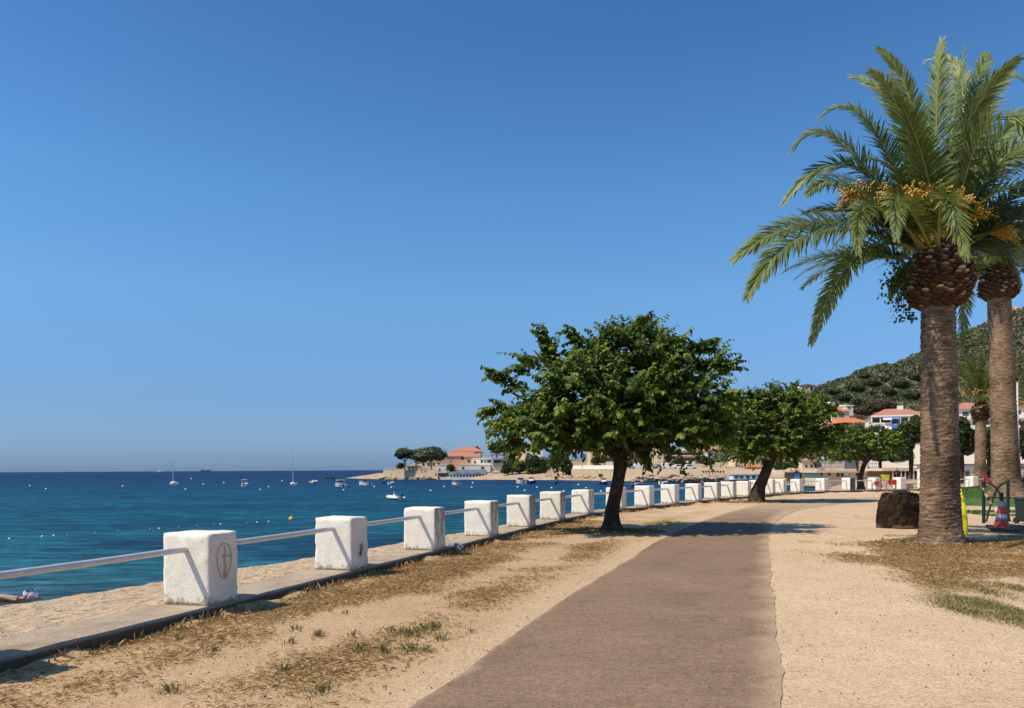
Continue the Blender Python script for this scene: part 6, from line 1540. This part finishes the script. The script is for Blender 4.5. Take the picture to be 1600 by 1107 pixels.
def dleft(x, y, ko):
    m = dry_mask(x, y, ko); return np.clip(m**1.25*1.15, 0, 1)*(ko > .02)*np.clip(14/np.maximum(y, 1), .15, 1)
blades(430000, (-4.6, 5), (3.2, 24), lambda x, y, ko: dleft(x, y, ko)*(x < interp_y(PATH_L, y)-.1), .012, (.03, .085), 'straw', 'dry_grass', 'dry straw-coloured grass on the verge between posts and path', .22, .55, .07)
blades(170000, (5, 14.5), (7, 19), lambda x, y, ko: dleft(x, y, ko), .012, (.03, .09), 'straw', 'dry_grass', 'brown dry grass around the near palm foot', .35, .46, .07)
def tufts(spots, name, label, mat='tuft', hgt=(.03, .09), tm=.45):
    Ps, Ss = [], []
    for (px, py, rx, n) in spots:
        n = int(n*(.6 if px < 800 else .85)); spread = 1.7 if px < 800 else 2.0
        c = onz(px, py); r = rx/1200*c.y
        for _ in range(int(n*.55)):
            a = random.uniform(0, 2*PI); q = r*random.random()**.8*spread; g = 1+.5*noise.noise(Vector((math.cos(a)*2+px, math.sin(a)*2, 0)))
            Ps.append((c.x+q*math.cos(a)*g, c.y+q*math.sin(a)*(1.7 if px < 800 or py < 900 else 3.6)*g, .0)); Ss.append(random.uniform(*hgt)*(1.2-q/r*.6))
    P = np.array(Ps); n = len(P); D = np.stack([rng.normal(size=n)*.55, rng.normal(size=n)*.55, np.ones(n)], 1); Nn = rng.normal(size=(n, 3))*[1,1,.1]
    V, Fc, T = leaves_mesh(P, D, Nn, np.array(Ss), np.clip(rng.normal(tm, .22, n), 0, 1), .09)
    o = np_mesh(name, V, Fc, M[mat], tint=T); tag(o, label, 'grass', kind='stuff')
tufts([(672,983,26,900),(640,992,22,600),(612,988,18,350),(565,1016,12,260),(598,1020,12,260),(640,1016,18,420),(665,1018,12,240),(552,995,12,160),(497,995,12,220),(455,1006,10,110),(462,985,12,140),(700,937,9,130),(720,929,10,130),(265,1082,16,260),(440,1050,10,120),(505,1082,16,240),(540,960,8,90),(690,1000,14,160),(275,1000,10,90),(330,1020,14,120),(560,930,10,90),(735,990,8,60)],
      'grass_tufts', 'olive and dry grass tufts growing on the left verge')
tufts([(1540,948,34,9000),(1580,958,30,8000),(1505,956,22,3600),(1485,945,16,1200),(1590,922,24,2600),(1535,925,28,2200),(1600,975,26,4200),(1455,912,16,300),(1495,853,14,500),(1520,858,20,600),(1550,856,20,400),(1470,862,14,200)],
      'grass_tufts', 'grey-green low grass patch at the lower right edge', tm=.48, hgt=(.03,.075))
# weeds in the shade line along the kerb
def kerb_weeds():
    P = []; S = []
    for i, (p, l) in enumerate(zip(KL, KLEFT)):
        if p.y < 3 or p.y > 46: continue
        g = noise.noise(Vector((i*.12, 4, 4)))+.1
        for _ in range(int(max(0, g)*46)):
            q = p-l*abs(random.gauss(.03, .10))-l*.02+Vector((random.uniform(-.08,.08), random.uniform(-.08,.08), 0)); P.append((q.x, q.y, 0)); S.append(random.uniform(.04, .13))
    for po_i in range(1, 20):   # tufts at the foot of posts
        p = PV[po_i]; t = tangent(po_i); l = Vector((-t.y, t.x, 0))
        for _ in range(60): q = p-l*abs(random.gauss(.04,.06))+t*random.uniform(0,.7); P.append((q.x, q.y, 0)); S.append(random.uniform(.04,.12))
    P = np.array(P); n = len(P); D = np.stack([rng.normal(size=n)*.5, rng.normal(size=n)*.5, np.ones(n)], 1)
    V, Fc, T = leaves_mesh(P, D, rng.normal(size=(n, 3))*[1,1,.1], np.array(S), np.clip(rng.normal(.5, .25, n), 0, 1), .10)
    o = np_mesh('kerb_weeds', V, Fc, M['straw'], tint=T); tag(o, 'dry weeds along the foot of the kerb', 'weeds', kind='stuff')
kerb_weeds()
def pebbles():
    n = 9000; x = rng.uniform(-4, 13, n); y = 3+rng.random(n)**1.3*24; ko = kerb_off(x, y); pl, pr_ = interp_y(PATH_L, y), interp_y(PATH_R, y)
    on = (x > pl) & (x < pr_); k = (ko > .1) & (~on | (rng.random(n) < .06)); x, y = x[k], y[k]; n = len(x); s = rng.uniform(.003, .009, n)*np.where(rng.random(n) < .05, 1.8, 1)
    tv = np.array([(1,0,0),(-1,0,0),(0,1,0),(0,-1,0),(0,0,.8),(0,0,-.8)]); tf = np.array([(0,2,4),(2,1,4),(1,3,4),(3,0,4),(2,0,5),(1,2,5),(3,1,5),(0,3,5)])
    a = rng.uniform(0, 2*PI, n); ca, sa = np.cos(a), np.sin(a); st = rng.uniform(.7, 1.6, n)
    vx = tv[None,:,0]*s[:,None]*st[:,None]; vy = tv[None,:,1]*s[:,None]
    V = np.stack([x[:,None]+vx*ca[:,None]-vy*sa[:,None], y[:,None]+vx*sa[:,None]+vy*ca[:,None], tv[None,:,2]*s[:,None]+.006+.0*vx], -1).reshape(-1, 3)
    Fc = (np.arange(n)[:, None, None]*6+tf[None]).reshape(-1, 3); T = np.repeat(rng.random(n)**1.5, 6)
    m = leaf_mat('small_stones', [(0, (.06,.045,.035)), (.6, (.22,.16,.11)), (1, (.55,.46,.36))], .0, rough=.9, spec=.2)
    o = np_mesh('gravel', V, Fc, m, tint=T); tag(o, 'small stones and bits scattered over the sandy ground', 'gravel', kind='stuff')
pebbles()
def litter(c, r, n, name, label, flat=1.0, size=(.04,.11)):
    an = rng.uniform(0, 2*PI, n); q = r*np.sqrt(rng.random(n)); P = np.stack([c.x+q*np.cos(an)*1.5, c.y+q*np.sin(an), np.full(n, .015)+np.exp(-(q/r)**2*3)*.05], 1)
    D = rng.normal(size=(n, 3))*[1,1,.25]; Nn = rng.normal(size=(n, 3))*.5+np.array([0,0,1]); V, Fc, T = leaves_mesh(P, D, Nn, rng.uniform(*size, n), np.clip(rng.normal(.3, .2, n), 0, 1), .25)
    o = np_mesh(name, V, Fc, M['straw'], tint=T); tag(o, label, 'leaf litter', kind='stuff')
litter(b1, .9, 1400, 'leaf_litter', 'dry litter and stubble round the foot of the nearest round-crowned tree')
litter(b2, 1.3, 1400, 'leaf_litter', 'dry litter round the foot of the leaning tree')
litter(pb, .95, 1500, 'leaf_litter', 'dry fibres and leaves round the foot of the near palm', size=(.03,.08))

# ------------------------------------------------------------------ sky, sun, camera
SD = Vector((-.66, -.28, 1)).normalized()
w = bpy.data.worlds.new('World'); scn.world = w; w.use_nodes = True
nt = w.node_tree; nt.nodes.clear()
wo = nt.nodes.new('ShaderNodeOutputWorld'); bg = nt.nodes.new('ShaderNodeBackground'); sk = nt.nodes.new('ShaderNodeTexSky')
sk.sky_type = 'NISHITA'; sk.sun_disc = False; sk.sun_elevation = math.asin(SD.z); sk.sun_rotation = math.atan2(SD.x, SD.y)
sk.air_density = 1.0; sk.dust_density = .6; sk.ozone_density = 2.0; sk.altitude = 0
tc = nt.nodes.new('ShaderNodeTexCoord'); sp = nt.nodes.new('ShaderNodeSeparateXYZ'); nt.links.new(tc.outputs['Generated'], sp.inputs[0])
rp = ramp(nt, sp.outputs[2], [(0, (.36,.575,1.20)), (.037, (.40,.61,1.04)), (.09, (.45,.65,1.0)), (.215, (.62,.96,1.20)), (.33, (.58,1.01,1.30)), (.5, (.44,.82,1.17)), (.85, (.42,.74,1.10))])
nt.links.new(mix(nt, 1.0, sk.outputs[0], rp, 'MULTIPLY'), bg.inputs[0]); bg.inputs[1].default_value = .12
nt.links.new(bg.outputs[0], wo.inputs[0])
sl = bpy.data.lights.new('sun', 'SUN'); sl.energy = 4.7; sl.angle = math.radians(.5); sl.color = (1, .89, .73)
so = bpy.data.objects.new('sun', sl); COL.objects.link(so); so.rotation_euler = SD.to_track_quat('Z', 'Y').to_euler()
cam = bpy.data.cameras.new('camera'); cam.sensor_width = 36; cam.lens = 27.0; cam.clip_end = 40000; cam.clip_start = .1
cam.shift_y = (733.6-553.5)/1600
co = bpy.data.objects.new('camera', cam); COL.objects.link(co)
R = Matrix(((_c, _s, 0), (0, 0, -1), (-_s, _c, 0)))
co.matrix_world = Matrix.Translation((0, 0, CAMZ)) @ R.to_4x4()
scn.camera = co
scn.view_settings.view_transform = 'Standard'; scn.view_settings.look = 'None'; scn.view_settings.exposure = 0
scn.render.engine = 'CYCLES'; scn.cycles.max_bounces = 6; scn.cycles.transparent_max_bounces = 4
